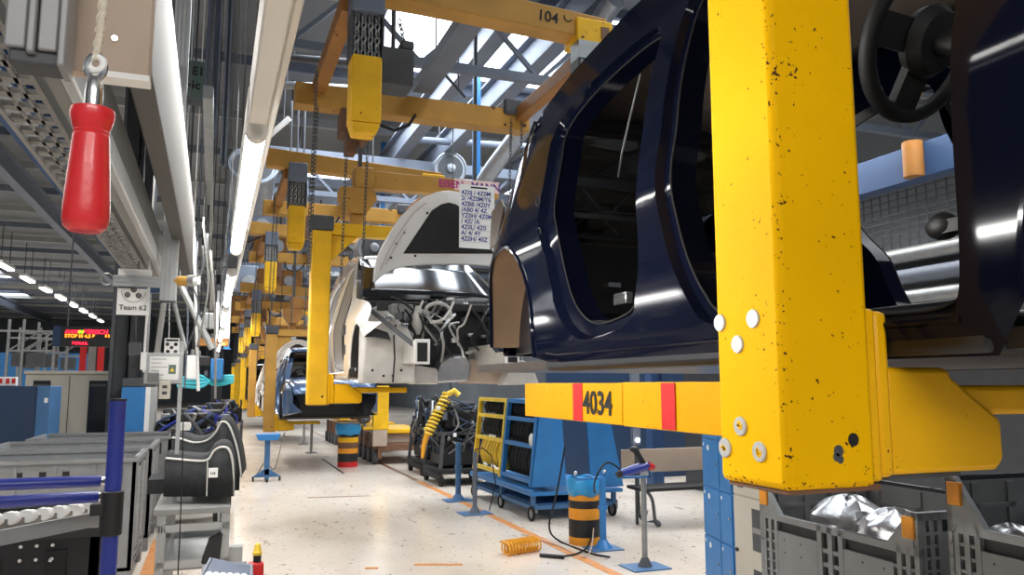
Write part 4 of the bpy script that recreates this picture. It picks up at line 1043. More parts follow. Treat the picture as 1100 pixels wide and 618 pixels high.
Wd = max(.6, ray_u)
fbox(MB(), Fl, 0, Wd, .012, .5, .08, 1.60).build('carcass', 'blue', lk, bevel=.004)
split = Wd * .40
for (u0, u1) in ((.01, split - .006), (split + .006, Wd - .01)):
    for r in range(4):
        z0 = .10 + r * .375
        d = fbox(MB(), Fl, u0, u1, 0, .014, z0, z0 + .362).build('door', 'blue', lk, bevel=.004)
        fbox(MB(), Fl, u0 + .025, u0 + .04, -.012, 0, z0 + .18, z0 + .2).build('lock', 'chrome', d)
        if u0 > .1:
            MB().lathe(Fl((u0 + u1) / 2 + .04, .0, z0 + .3), [(.022, 0), (.022, .002)], 14, Fl(0, -1, 0) - Fl(0, 0, 0)).build('sticker', 'paper', d)
        fbox(MB(), Fl, u1 - .045, u1 - .03, -.004, 0, z0 + .31, z0 + .335).build('name_tag', 'paper', d)
for u in (.03, Wd - .03):
    fbox(MB(), Fl, u - .02, u + .02, .05, .45, 0, .08).build('foot', 'dark_grey', lk)
# ---- grey cabinet
b2 = at(789, 560, X=3.42); b3 = at(832, 560, X=3.36)
Fc = frame((b3.x, b3.y, 0), math.radians(6.4)); Wc = (b2 - b3).length
cb_ = thing('control_cabinet', 'light grey control cabinet with dark windows between the blue locker and the grey crates', 'cabinet', Fc(Wc / 2, .2, 0))
fbox(MB(), Fc, 0, Wc, .012, .42, .06, 1.48).build('carcass', 'beige', cb_, bevel=.006)
zt = at(810, 537, X=3.39).z
fbox(MB(), Fc, .01, Wc - .01, 0, .014, zt + .01, 1.46).build('head_panel', 'beige', cb_, bevel=.003)
fbox(MB(), Fc, Wc * .72, Wc * .86, -.004, .0, zt + .06, zt + .14).build('switch', 'dark_grey', cb_)
dr = fbox(MB(), Fc, .01, Wc - .01, 0, .014, .08, zt).build('door', 'beige', cb_, bevel=.003)
for z0, z1 in ((zt - .33, zt - .06), (zt - .72, zt - .45), (.15, zt - .84)):
    wdw = fbox(MB(), Fc, .04, Wc * .52, -.003, .0, z0, z1).build('window', 'dark_grey', dr, bevel=.002)
    fbox(MB(), Fc, .05, Wc * .5, -.005, -.003, (z0 + z1) / 2 - .02, (z0 + z1) / 2 + .015).build('shelf_strip', 'steel', wdw)
MB().sphere(Fc(Wc - .05, -.01, zt - .36), .014, 10, 6).build('knob', 'dark_grey', dr)
fbox(MB(), Fc, .02, Wc - .02, .03, .4, 0, .06).build('plinth', 'dark_grey', cb_)

# ---- folding crates
def crate_side(Fm, u0, u1, z0, z1, mm, t, name, drop=False, orange=True, rows_=2):
    """one crate wall: posts, panel, ribs and slotted bands as one mesh, clips as parts"""
    d0 = .0; mb = MB(); L_ = u1 - u0; hh = z1 - z0
    bg = fbox(MB(), Fm, u0, u1, .022, .03, z0, z1).build('%s_web' % name, 'crate_black', t)
    fbox(mb, Fm, u0, u1, d0, .028, z1 - .035, z1); fbox(mb, Fm, u0, u1, d0, .028, z0, z0 + .04)
    pw = min(.16, L_ * .18)
    for a_, b_ in ((u0, u0 + pw), (u1 - pw, u1)):
        for q in range(3): fbox(mb, Fm, a_ + (b_ - a_) * q / 3, a_ + (b_ - a_) * (q / 3 + .17), d0, .028, z0, z1)
        k = int(hh / .055)
        for q in range(k): fbox(mb, Fm, a_, b_, d0 + .004, .028, z0 + q * .055, z0 + q * .055 + .014)
    ux, uy = u0 + pw, u1 - pw; um = (ux + uy) / 2
    inn = fbox(MB(), Fm, u0 + .03, u1 - .03, .031, .036, z0, z1 - .02)
    for q in range(4): fbox(inn, Fm, u0 + .1 + (u1 - u0 - .24) * q / 3, u0 + .14 + (u1 - u0 - .24) * q / 3, .036, .046, z0, z1 - .03)
    fbox(inn, Fm, u0 + .04, u1 - .04, .036, .046, z1 - .14, z1 - .12)
    inn.build('inner_panel', 'grey', t)
    zs = z0 + hh * .36
    for a_, b_ in ((ux, um - .10), (um + .10, uy)):
        fbox(mb, Fm, a_, b_, d0 + .002, .028, zs + .0, z1 - .09)
        fbox(mb, Fm, a_, b_, d0 + .002, .028, z0 + .06, zs - .16)
    for q in range(3): fbox(mb, Fm, um - .10 + q * .08, um - .065 + q * .08, d0, .028, z0, z1)
    k = int(hh / .07)
    for q in range(k): fbox(mb, Fm, um - .1, um + .1, d0 + .004, .028, z0 + q * .07, z0 + q * .07 + .022)
    fbox(mb, Fm, ux, uy, d0, .028, zs - .095, zs - .06)
    for q in range(int((uy - ux) / .11)): fbox(mb, Fm, ux + q * .11, ux + q * .11 + .012, d0 + .004, .028, zs - .16, zs)
    w = mb.build(name, mm, t)
    if orange:
        for u in (ux + .03, uy - .06):
            fbox(MB(), Fm, u - .03, u + .04, -.008, .004, zs - .1, zs + .02).build('clip', 'orange', w, bevel=.004)
    rv = MB()
    for u in (ux + .06, ux + .2, uy - .06, uy - .2):
        for z in (z1 - .13, z1 - .2): rv.lathe(Fm(u, .003, z), [(.007, -.002), (.006, .002)], 7, Fm(0, -1, 0) - Fm(0, 0, 0))
    rv.build('rivet', 'dark_grey', w)
    return w
def folding_crate(org, ang, L_, Wd_, hh, label, mm='crate', notch=.25, grp=None):
    F0 = frame(org, ang)
    t = thing('folding_crate', label, 'crate', F0(L_ / 2, Wd_ / 2, org[2]), grp)
    crate_side(F0, 0, L_, .14, hh - notch, mm, t, 'front_wall')
    p1 = F0(L_, 0, 0); F1 = frame((p1.x, p1.y, org[2]), ang + math.pi / 2); crate_side(F1, 0, Wd_, .14, hh, mm, t, 'end_wall', orange=False)
    p3 = F0(0, Wd_, 0); F3 = frame((p3.x, p3.y, org[2]), ang - math.pi / 2); crate_side(F3, 0, Wd_, .14, hh, mm, t, 'end_wall', orange=False)
    p2 = F0(L_, Wd_, 0); F2 = frame((p2.x, p2.y, org[2]), ang + math.pi); crate_side(F2, 0, L_, .14, hh, mm, t, 'back_wall', orange=False)
    fbox(MB(), F0, .02, L_ - .02, .02, Wd_ - .02, .13, .17).build('floor_panel', 'crate_dark', t)
    for u in (0, L_ - .14):
        for d in (0, Wd_ - .14): fbox(MB(), F0, u, u + .14, d, d + .14, 0, .14).build('foot', mm, t, bevel=.01)
    if notch:
        for u, s_ in ((0, 1), (L_, -1)):
            pr = MB()
            A, B, C = F0(u, .0, hh - notch), F0(u, .0, hh), F0(u + s_ * .05, 0, hh); D_ = F0(u + s_ * .19, 0, hh - notch)
            n_v = (F0(0, .028, 0) - F0(0, 0, 0)); pr.prism([A, B, C, D_], n_v)
            pr.build('corner_brace', mm, t)
        for u in (.05, L_ - .05): fbox(MB(), F0, u - .035, u + .035, -.012, .01, hh - .12, hh - .02).build('latch', 'orange', t, bevel=.006)
    return t, F0
A_ = at(985, 560, X=3.02); B_ = at(829, 560, X=3.14)
cA, FA = folding_crate((A_.x, A_.y, 0), math.radians(2.5), (B_ - A_).length, .8, at(850, 528, X=3.1).z + .02, 'grey folding crate right under the big yellow column, silver bags inside', 'crate', .16, 'grey folding crates at the right')
LA = (B_ - A_).length; hA = at(850, 528, X=3.1).z
Bb = at(986, 540, X=2.88)
cB, FB = folding_crate((2.95, Bb.y - 1.32, 0), math.radians(3), 1.3, .85, at(990, 512, X=2.9).z, 'grey folding crate at the right picture edge, under the yellow arm', 'crate', .20, 'grey folding crates at the right')
hB = at(990, 512, X=2.9).z
def bag(c, r, label, seed):
    rr = random.Random(seed); mb = MB(); rows = []
    ph = [rr.uniform(0, 6) for _ in range(6)]
    for i in range(15):
        t = math.pi * i / 14; row = []
        for k in range(29):
            a_ = 2 * math.pi * k / 28
            q = 1 + .13 * math.sin(3 * a_ + ph[0] + 2 * t) + .09 * math.sin(7 * a_ + ph[1] - 3 * t) + .06 * math.sin(11 * a_ + 5 * t + ph[2]) + .05 * math.sin(9 * t + ph[3])
            row.append(V(c) + V((r[0] * q * math.sin(t) * math.cos(a_), r[1] * q * math.sin(t) * math.sin(a_), r[2] * (1 - math.cos(t) * (1 + .1 * math.sin(4 * a_ + ph[4]))) - .0)))
        rows.append(row)
    mb.grid(rows)
    return tag(mb.build('foil_bag', 'foil'), label, 'bag', 'silver bags in the crates')
c = FA(LA * .66, .3, hA - .36); bag(c, (.2, .24, .17), 'crumpled silver bag in the crate under the yellow column, nearer the grey cabinet', 1)
c = FA(LA * .36, .28, hA - .36); bag(c, (.18, .2, .16), 'crumpled silver bag in the crate under the yellow column, its right-hand one', 2)
c = FB(1.13, .16, hB - .41); bag(c, (.10, .12, .11), 'small round silver bag in the crate at the right picture edge', 3)
c = FB(1.12, .50, hB - .40); bag(c, (.17, .15, .13), 'wide silver bag lying in the crate at the right picture edge', 4)
tag(fbox(MB(), FA, .05, LA - .05, .06, .7, .175, hA - .37).build('packing_insert', 'crate_black'), 'dark packing insert under the silver bags beneath the yellow column', 'packing')
tag(fbox(MB(), FB, .05, 1.25, .06, .75, .175, hB - .41).build('packing_insert', 'crate_black'), 'dark packing insert under the silver bags at the right picture edge', 'packing')

# ---- behind the blue car: raised platform with girder, mesh and pipes
pl = thing('raised_platform', 'raised platform with navy girder, wire mesh and pipes seen through the blue car doorway', 'platform', (8.2, 7.0, 0))
MB().box(6.6, 6.8, 3.5, 11.5, 3.72, 4.08).build('girder', 'navy_steel', pl, bevel=.01)
mm = MB()
for i in range(60): mm.bar((6.75, 4 + i * .12, 3.05), (6.75, 4 + i * .12, 3.7), .012, .012)
for i in range(9): mm.bar((6.75, 4, 3.08 + i * .075), (6.75, 11.2, 3.08 + i * .075), .012, .012)
mm.build('wire_mesh', 'dark_grey', pl)
for i in range(4): MB().cyl((6.7, 3.5, 2.98 - i * .22), (6.7, 11.5, 2.98 - i * .22), .085, 12).build('pipe', 'steel' if i % 2 == 0 else 'mid_steel', pl)
MB().box(6.85, 7.2, 4, 11.2, 3.0, 3.05).box(7.2, 7.25, 4, 11.2, 0, 3.05).build('rear_wall', 'dark_grey', pl)
for y in (3.7, 11.3): MB().box(6.6, 6.8, y - .1, y + .1, 0, 3.72).build('post', 'navy_steel', pl)
c = at(962, 92, X=6.3); MB().box(6.1, 6.5, c.y - .15, c.y + .35, 4.5, 5.1).build('yellow_unit', 'amber', pl, bevel=.02)
c = at(985, 172, X=6.6); MB().cyl((6.55, c.y, c.z - .18), (6.55, c.y, c.z + .18), .1, 12).build('amber_lamp', 'ochre', pl)

# ================================================================== LEFT SIDE
# ---- red handle on a rope with a snap hook
c0 = at(94, 112, D=.86); ct = at(91, 250, D=.86)
ax = (V((0, 0, 1)))
L_h = (c0 - ct).length
hd_ = thing('pull_handle', 'red plastic pull handle hanging on a cream rope in front of the blue girder', 'handle', ct)
MB().lathe(ct, [(.0, 0), (.016, .001), (.0215, .006), (.0235, .016), (.0232, .03), (.0205, L_h * .55), (.0185, L_h * .76), (.0185, L_h * .775), (.0175, L_h * .785), (.0183, L_h * .80), (.0175, L_h * .815), (.0185, L_h * .83), (.0215, L_h * .90), (.0228, L_h * .95), (.022, L_h * .99), (.017, L_h), (.006, L_h + .001)], 36).build('grip', 'handle_red', hd_)
tp = ct + V((0, 0, L_h))
MB().lathe(tp, [(.009, 0), (.0095, .018), (.0085, .03), (.006, .036)], 18).build('swivel', 'chrome', hd_)
MB().tube([tp + V((.006 * math.sin(u) * 1.5, 0, .036 + .012 - .014 * math.cos(u))) for u in [2 * math.pi * k / 20 for k in range(20)]], .0036, 8, True).build('snap_hook', 'chrome', hd_)
MB().torus(tp + V((0, 0, .052)), (.2, 1, 0), .008, .004, 18, 8).build('thimble', 'paper', hd_)
MB().tube([tp + V((0, 0, .055)), tp + V((.002, .0, .09)), tp + V((.006, .01, .2)), tp + V((.012, .02, .42))], .0042, 10).build('rope', 'rope', hd_)
mm = MB()
for s_ in (0, math.pi):
    mm.tube([tp + V((.0 + .012 * i / 80 + .0036 * math.cos(i * .9 + s_), .02 * i / 80 - .0 + .0036 * math.sin(i * .9 + s_), .058 + .36 * i / 80)) for i in range(81)], .002, 5)
mm.build('rope_strand', 'rope', hd_)
# ---- slotted aluminium profile end and tan board, close to the camera
pr = thing('slotted_profile', 'short slotted aluminium profile hanging at the top left corner', 'profile', at(35, 62, D=.95))
a, b = at(3, 48, D=.95), at(68, 48, D=.95); zt_ = a.z + .75
ww = (b.x - a.x)
def seg(f0, f1, y0, y1, zb): return MB().box(a.x + ww * f0, a.x + ww * f1, a.y + y0, a.y + y1, a.z + zb, zt_)
m = seg(0, .34, 0, .05, 0); 
seg2 = seg(.36, .50, -.006, .05, -.006); seg3 = seg(.52, .84, 0, .05, .0); seg4 = seg(.86, 1.0, -.008, .05, -.02)
for nme, sg_ in (('rail', m), ('rail', seg2), ('rail', seg3), ('rail', seg4)): sg_.build(nme, 'profile', pr, bevel=.0025)
MB().box(a.x + .004, b.x - .006, a.y + .005, a.y + .05, a.z - .018, a.z + .0).build('end_cap', 'dark_grey', pr, bevel=.004)
MB().box(a.x + ww * .34, a.x + ww * .86, a.y + .012, a.y + .05, a.z, zt_).build('core', 'grey', pr)
tb = thing('tan_board', 'tan board bracket beside the slotted aluminium profile at top left', 'board', at(110, 66, D=1.02))
a, b = at(66, 58, D=1.02), at(157, 68, D=1.02)
MB().box(a.x, b.x, a.y + .02, a.y + .05, b.z, b.z + .7).build('panel', 'tan', tb, bevel=.003)
MB().box(a.x + .03, b.x, a.y + .018, a.y + .05, b.z - .004, b.z + .004).build('lower_edge', 'paper', tb)
MB().lathe((b.x - .045, a.y + .02, b.z + .05), [(.004, 0), (.004, .003)], 10, (0, -1, 0)).build('screw', 'chrome', tb)
# ---- blue inclined girder
a, b = at(-30, 36, D=4.8), at(168, 296, D=7.2)
tag(MB().ibeam(a, b, .26, .32, .02).build('inclined_girder', 'navy_steel'), 'blue inclined steel girder behind the red handle', 'girder')
# ---- aluminium ducts, cable trays and rails running with the aisle
def along(px, py, ratio_x, Y0, Y1, w, h, name, m, label, cat, zc=None):
    return None
lr = [('cable_duct', 'duct_grey', -.25, -.185, 2.46, 2.95, 1.2, 6.5, 'pale grey cable duct above and left of the lamp strip', 'duct'),
      ('steel_rail', 'alu', -.345, -.315, 2.32, 2.40, 1.25, 6.2, 'bright aluminium rail left of the pale cable duct', 'rail'),
      ('support_beam', 'grey', -.40, -.35, 2.36, 2.62, 1.4, 6.4, 'grey support beam carrying the aluminium rail', 'beam')]
for nme, m, x0, x1, z0, z1, y0, y1, l, cat in lr:
    tag(MB().box(x0, x1, y0, y1, z0, z1).build(nme, m, bevel=.006), l, cat)
tr = MB()
for i in range(40):
    y = 1.7 + i * .12
    tr.box(-.60, -.47, y, y + .045, 2.44, 2.455)
tr.box(-.61, -.595, 1.7, 6.5, 2.43, 2.53).box(-.475, -.46, 1.7, 6.5, 2.43, 2.53).box(-.56, -.55, 1.7, 6.5, 2.44, 2.456).box(-.52, -.51, 1.7, 6.5, 2.44, 2.456)
tag(tr.build('perforated_tray', 'grey'), 'perforated cable tray running above the red handle', 'cable tray')
# vertical slotted profile with the sign arm
p0, p1 = at(180, 323, D=4.4), at(180, 0, D=4.4)
vp = thing('hanging_profile', 'tall slotted aluminium profile hanging above the team sign arm', 'profile', p0, )
mm = MB().box(p0.x - .042, p0.x + .042, p0.y + .004, p0.y + .08, p0.z, 7.0)
for q in (-.042, -.018, .006, .030): mm.box(p0.x + q, p0.x + q + .012, p0.y - .002, p0.y + .006, p0.z, 7.0)
mm.build('extrusion', 'alu', vp)
MB().box(p0.x - .04, p0.x + .04, p0.y, p0.y + .08, p0.z - .006, p0.z).build('end_cap', 'dark_grey', vp)
a, b = at(122, 307, D=4.35), at(172, 296, D=4.35)
arm = MB().box(a.x, p0.x - .042, p0.y + .01, p0.y + .07, a.z, b.z)
arm.box(a.x, p0.x - .042, p0.y + .004, p0.y + .012, a.z, a.z + .012).box(a.x, p0.x - .042, p0.y + .004, p0.y + .012, b.z - .012, b.z).box(a.x, p0.x - .042, p0.y + .004, p0.y + .012, (a.z + b.z) / 2 - .006, (a.z + b.z) / 2 + .006)
arm.build('sign_arm', 'alu', vp)
a2, b2_ = at(127, 294, D=4.35), at(162, 289, D=4.35)
MB().box(a2.x, b2_.x, p0.y + .015, p0.y + .06, b.z, b2_.z + .002).build('top_plate', 'paper', vp)
MB().torus(at(115, 300, D=4.35), (.2, 1, 0), .032, .005, 24, 8).build('ring', 'steel', vp)
# orange plug at the right of the profile
op = thing('orange_plug', 'orange plug with a silver end sticking out right of the hanging profile', 'plug', at(198, 308, D=4.45))
c = at(189, 302, D=4.45); d = at(203, 302, D=4.45)
MB().cyl(c, d, .028, 16).build('plug_body', 'amber', op)
MB().cyl(d, at(209, 302, D=4.45), .034, 16).build('collar', 'steel', op)
MB().cyl(at(209, 302, D=4.45), at(214, 302, D=4.45), .022, 12).build('tip', 'paper', op)
MB().bar(at(206, 304, D=4.45), at(215, 297, D=4.45), .008, .008).build('latch', 'paper', op)
# team sign
a, b = at(124.5, 338, D=4.33), at(160, 309, D=4.33)
ts = thing('team_sign', 'white sign reading Team 62 with round face icons below the aluminium arm', 'sign', ((a.x + b.x) / 2, a.y, a.z))
MB().box(a.x, b.x, a.y, a.y + .006, a.z, b.z).build('board', 'paper', ts)
sc_ = (b.x - a.x)
text_mesh('Team 62', sc_ * .24, ((a.x + b.x) / 2, a.y - .001, a.z + sc_ * .17), (1, 0, 0), (0, 0, 1), .0006, 'CENTER', .0003).build('lettering', 'ink', ts, smooth=False)
cc = V(((a.x + b.x) / 2, a.y - .001, b.z - sc_ * .1))
MB().tube([cc + V((sc_ * .37 * math.cos(t), 0, sc_ * .37 * math.sin(t))) for t in [math.pi + math.pi * i / 20 for i in range(21)]], .0012, 5).build('circle', 'ink', ts)
for dx_, dz_ in ((-.19, -.12), (.16, -.14), (0, .06)):
    q = cc + V((sc_ * dx_, 0, sc_ * dz_)); ic = MB().torus(q, (0, 1, 0), sc_ * .075, .003, 18, 6).build('icon', 'ink', ts)
    MB().lathe(q, [(sc_ * .05, 0), (sc_ * .05, .001)], 14, (0, -1, 0)).build('icon_face', 'grey', ic)
    MB().tube([q + V((-.006, -.001, 0)), q + V((0, -.001, -.004)), q + V((.006, -.001, 0))], .0012, 4).build('icon_mark', 'ink', ic)
# pale hose and hanging remote
tag(MB().tube([at(158, 338, D=4.5) + V((0, 0, 4.9)), at(158, 338, D=4.5), at(156, 365, D=4.5), at(154, 400, D=4.5)], .006, 8).box(*(lambda q: (q.x - .014, q.x + .014, q.y - .01, q.y + .01, q.z - .05, q.z + .05))(at(154, 388, D=4.5))).build('hanging_remote', 'paper'), 'white pendant remote on a pale cord under the team sign', 'remote')
tag(MB().tube([at(146, 338, D=5) + V((0, 0, 4.9)), at(146, 338, D=5), at(146, 375, D=5)], .004, 6).box(*(lambda q: (q.x - .035, q.x + .035, q.y - .02, q.y + .02, q.z - .04, q.z + .04))(at(145, 375, D=5))).build('hanging_box', 'dark_grey'), 'small dark box hanging left of the white remote', 'box')
# document board with holder
a, b = at(158, 409, D=5.2), at(194, 382, D=5.2)
db = thing('document_board', 'silver framed document board with white sheet and yellow triangle picture', 'board', ((a.x + b.x) / 2, a.y, a.z - .2))
MB().box(a.x - .02, b.x + .01, a.y, a.y + .02, a.z - .02, b.z + .02).build('frame', 'alu', db, bevel=.003)
MB().box(a.x + .01, b.x - .01, a.y - .003, a.y, a.z + .005, b.z - .005).build('sheet', 'paper', db)
c = at(185, 397, D=5.19); MB().box(c.x - .022, c.x + .022, c.y, c.y + .002, c.z - .03, c.z + .03).build('picture', 'green', db)
MB().prism([c + V((-.014, -.001, -.014)), c + V((.014, -.001, -.014)), c + V((0, -.001, .014))], (0, -.001, 0)).build('triangle', 'yel_hose', db)
for i, w in enumerate((.09, .06, .1, .05, .08)):
    z = b.z - .025 - i * .026; MB().box(a.x + .02, a.x + .02 + w, a.y - .0038, a.y - .003, z, z + .004).build('printed_line', 'grey', db)
MB().box(a.x + .0, a.x + .07, a.y - .02, a.y - .004, a.z - .01, a.z + .05).build('clip_box', 'grey', db)
c = at(177, 419, D=5.2); MB().box(c.x - .035, c.x + .035, c.y - .02, c.y + .02, c.z - .06, c.z + .06).build('socket_box', 'beige', db, bevel=.006)
for dz_ in (-.02, .02): MB().box(c.x - .015, c.x + .015, c.y - .023, c.y - .02, c.z + dz_ - .01, c.z + dz_ + .01).build('socket', 'dark_grey', db)
MB().box(b.x - .01, b.x + .015, a.y + .02, a.y + .04, 0, b.z + .1).build('post', 'alu', db)
a, b = at(176, 381, D=6), at(193, 363, D=6)
fs_ = thing('face_sign', 'small grey sign with five round faces above the document board', 'sign', ((a.x + b.x) / 2, a.y, a.z))
MB().box(a.x, b.x, a.y, a.y + .006, a.z, b.z).build('board', 'paper', fs_)
for i, (fx_, fz_) in enumerate(((.2, .62), (.75, .62), (.48, .42), (.25, .18), (.75, .18))):
    q = V((a.x + (b.x - a.x) * fx_, a.y - .001, a.z + (b.z - a.z) * fz_)); MB().lathe(q, [(.014, 0), (.014, .002)], 14, (0, -1, 0)).build('icon', 'ink' if i % 2 else 'dark_grey', fs_)
MB().box(a.x + .01, b.x - .01, a.y - .002, a.y, b.z - .025, b.z - .01).build('heading', 'ink', fs_)
q = (a + b) / 2; MB().tube([V((a.x + .03, a.y, b.z)), at(182, 330, D=6), at(182, 330, D=6) + V((0, 0, 5.0))], .003, 5).build('string', 'paper', fs_)

# ---- lamp strip above the walkway
def lamp_strip(y0, y1, x, z, label):
    t = thing('lamp_strip', label, 'lamp', (x, (y0 + y1) / 2, z), 'lamp strip above the walkway')
    MB().box(x - .02, x + .02, y0 - .05, y1 + .05, z + .035, z + .1).build('housing', 'white' if y0 < 2 else 'dark_grey', t, bevel=.004)
    MB().cyl((x, y0, z + .017), (x, y1, z + .017), .019, 12).build('tube', 'tube', t)
    for y in (y0 - .02, y1 + .02): MB().cyl((x, y - .015, z + .017), (x, y + .015, z + .017), .021, 12).build('tube_holder', 'white', t)
    area('lamp_and_fill', (x + .03, (y0 + y1) / 2, z + .03), .03, y1 - y0, LAMP_W * (5 if y0 < 2 else 1), (1, .98, .94), (0, -math.radians(62), 0))
    for y in (y0 + .2, y1 - .2): MB().cyl((x, y, z + .1), (x, y, 7.3), .003, 6).build('wire', 'dark_grey', t)
    return t
for i, (y0, y1) in enumerate(((1.62, 3.06), (3.75, 5.2), (5.65, 7.1), (7.7, 9.6), (10.4, 12.6))):
    lamp_strip(y0, y1, .061, 2.13, ['nearest and longest-looking lit tube of the walkway lamp strip', 'second lit tube of the walkway lamp strip, above the blue box', 'third lit tube of the walkway lamp strip', 'fourth lit tube of the walkway lamp strip', 'last and smallest lit tube of the walkway lamp strip'][i])
tag(MB().box(.043, .079, .75, 1.56, 2.15, 2.24).box(.09, .105, .75, 5, 2.22, 2.25).box(.07, .1, .8, .84, 2.2, 2.24).build('lamp_trunking', 'white', bevel=.004), 'unlit white trunking ahead of the nearest lit tube', 'trunking')
# ---- workshop lamps on the ceiling at left, one row
for i in range(9):
    y = 28 + i * 3.6; x = -6.9
    t = thing('ceiling_lamp', 'ceiling lamp in the left row, %s from the picture edge' % ['first', 'second', 'third', 'fourth', 'fifth', 'sixth', 'seventh', 'eighth', 'ninth'][i], 'lamp', (x, y, 5.65), 'row of ceiling lamps at left')
    MB().box(x - .12, x + .12, y - .9, y + .9, 5.72, 5.82).build('housing', 'white', t)
    MB().box(x - .1, x + .1, y - .85, y + .85, 5.66, 5.72).build('diffuser', 'tube_far', t)
    for q in (-.6, .6): MB().cyl((x, y + q, 5.82), (x, y + q, 7.05), .015, 6).build('rod', 'dark_grey', t)
# ---- LED line display
a, b = at(56, 372, D=13.5), at(120, 350, D=13.5)
ld = thing('led_display', 'wide line display with red and amber lit text', 'display', ((a.x + b.x) / 2, a.y, a.z))
MB().box(a.x, b.x, a.y, a.y + .12, a.z, b.z).build('case', 'black', ld, bevel=.01)
MB().box(a.x + .0, a.x + .12, a.y - .01, a.y + .12, a.z, b.z).build('end_case', 'deep_blue', ld)
for (x0, z0, s_, txt, m) in ((.18, .23, .075, 'AUDIT', 'led_red'), (.38, .235, .07, '##', 'led_green'), (.46, .225, .1, 'BEREICH', 'led_red'), (.92, .24, .07, '4-02', 'led_red'), (.18, .155, .08, 'STOP M 4.5 B', 'led_amber'), (.80, .17, .06, 'S 5', 'led_amber'), (.98, .15, .1, 'B', 'led_amber'), (.3, .035, .07, 'B.04.4.6.', 'led_red')):
    text_mesh(txt, s_, (a.x + x0, a.y - .004, a.z + z0), (1, 0, 0), (0, 0, 1), .001, bold=.004).build('lit_text', m, ld, smooth=False)
for x in (.2, .9): MB().cyl((a.x + x, a.y + .06, b.z), (a.x + x, a.y + .06, 7.3), .015, 6).build('rod', 'dark_grey', ld)
# red and grey screens below the display
for i, (x0, x1, m, l) in enumerate(((84, 93, 'red', 'red panel below the line display, left one'), (93, 103, 'grey', 'grey panel between the two red panels'), (103, 112, 'red', 'red panel below the line display, beside the dark pillar'))):
    a, b = at(x0, 400, D=22), at(x1, 371, D=22); t = thing('screen_divider', l, 'screen', ((a.x + b.x) / 2, a.y, a.z))
    MB().box(a.x + .01, b.x - .01, a.y, a.y + .04, a.z, b.z).build('sheet', m, t); MB().box(a.x + .03, a.x + .05, a.y, a.y + .03, 0, a.z).box(b.x - .05, b.x - .03, a.y, a.y + .03, 0, a.z).build('post', 'dark_grey', t)
a, b = at(-60, 412, D=28), at(86, 378, D=28)
tag(MB().box(a.x, b.x, a.y, a.y + .3, 0, b.z).build('blue_curtain_wall', 'blue'), 'long blue partition far behind the grey cabinet', 'partition')
# far left frame clutter: pipe racks
for i, (px, D) in enumerate(((6, 20), (22, 20), (38, 21), (18, 23), (60, 24))):
    a = at(px, 405, D=D)
    t = thing('pipe_frame', ['tall pipe frame at the left picture edge', 'second tall pipe frame from the left picture edge', 'third pipe frame from the left edge, near the lit windows', 'pipe frame standing behind the others at left', 'pipe frame left of the line display'][i], 'frame', (a.x, a.y, 0), 'pipe frames at far left')
    MB().bar((a.x, a.y, 0), (a.x, a.y, 3.3), .06, .06).bar((a.x + .7, a.y, 0), (a.x + .7, a.y, 3.1), .06, .06).build('upright', 'steel', t)
    MB().bar((a.x - .3, a.y, 3.0), (a.x + 1.0, a.y, 3.0), .05, .05).bar((a.x, a.y, 2.5), (a.x + .7, a.y, 2.5), .05, .05).bar((a.x, a.y, 2.5), (a.x + .7, a.y, 3.0), .03, .03).build('crossbar', 'steel', t)
    MB().box(a.x + .1, a.x + .5, a.y - .05, a.y + .1, 2.1, 2.45).build('gear_box', 'dark_grey', t)
# ---- cabinets behind the crates
def P2(px, py, D): return at(px, py, D=D)
a, b = at(22, 480, D=11.5), at(122, 402, D=11.5)
gcab = thing('machine_cabinet', 'large beige machine cabinet with two dark windows below the line display', 'cabinet', ((a.x + b.x) / 2, a.y + .4, 0))
MB().box(a.x, b.x, a.y, a.y + .8, .05, b.z).build('carcass', 'beige', gcab, bevel=.01)
MB().box(a.x - .02, b.x + .04, a.y - .03, a.y + .82, b.z, b.z + .05).build('top', 'beige', gcab, bevel=.01)
for (x0, x1) in ((30, 51), (88, 111)):
    q0, q1 = at(x0, 480, D=11.48), at(x1, 409, D=11.48); w_ = MB().box(q0.x, q1.x, a.y - .012, a.y, .6, q1.z).build('window', 'glass', gcab)
    MB().box(q0.x + .02, q1.x - .02, a.y - .016, a.y - .012, q1.z - .09, q1.z - .05).build('window_bar', 'dark_grey', w_)
for x in (69,):
    q = at(x, 440, D=11.48); MB().box(q.x - .006, q.x + .006, a.y - .004, a.y, .08, b.z - .03).build('door_gap', 'dark_grey', gcab)
MB().box(a.x + .03, b.x - .03, a.y + .02, a.y + .78, 0, .05).build('plinth', 'dark_grey', gcab)
a, b = at(-25, 480, D=9.6), at(35, 415, D=9.6)
nb = thing('navy_machine_box', 'navy machine housing with a lighter blue edge at the left picture edge', 'housing', ((a.x + b.x) / 2, a.y, 0))
MB().box(a.x, b.x, a.y, a.y + .8, 0.04, b.z).build('housing', 'deep_blue', nb, bevel=.01)
c, d = at(36, 480, D=9.55), at(48, 416, D=9.55)
MB().box(b.x, d.x, a.y - .02, a.y + .75, .04, b.z + .0).build('blue_edge', 'blue_dull', nb, bevel=.008)
c = at(42, 431, D=9.5); MB().box(c.x - .02, c.x + .02, a.y - .024, a.y - .02, c.z - .03, c.z + .03).build('sticker', 'paper', nb)
MB().box(a.x + .02, d.x - .02, a.y + .02, a.y + .7, 0, .04).build('plinth', 'dark_grey', nb)
a, b = at(-8, 414, D=9.9), at(16, 405, D=9.9)
rs = thing('red_lamp_bar', 'small red and white bar on top of the navy housing', 'lamp', ((a.x + b.x) / 2, a.y, a.z))
MB().box(a.x, b.x, a.y, a.y + .08, a.z - .01, b.z).build('bar', 'paper', rs, bevel=.01)
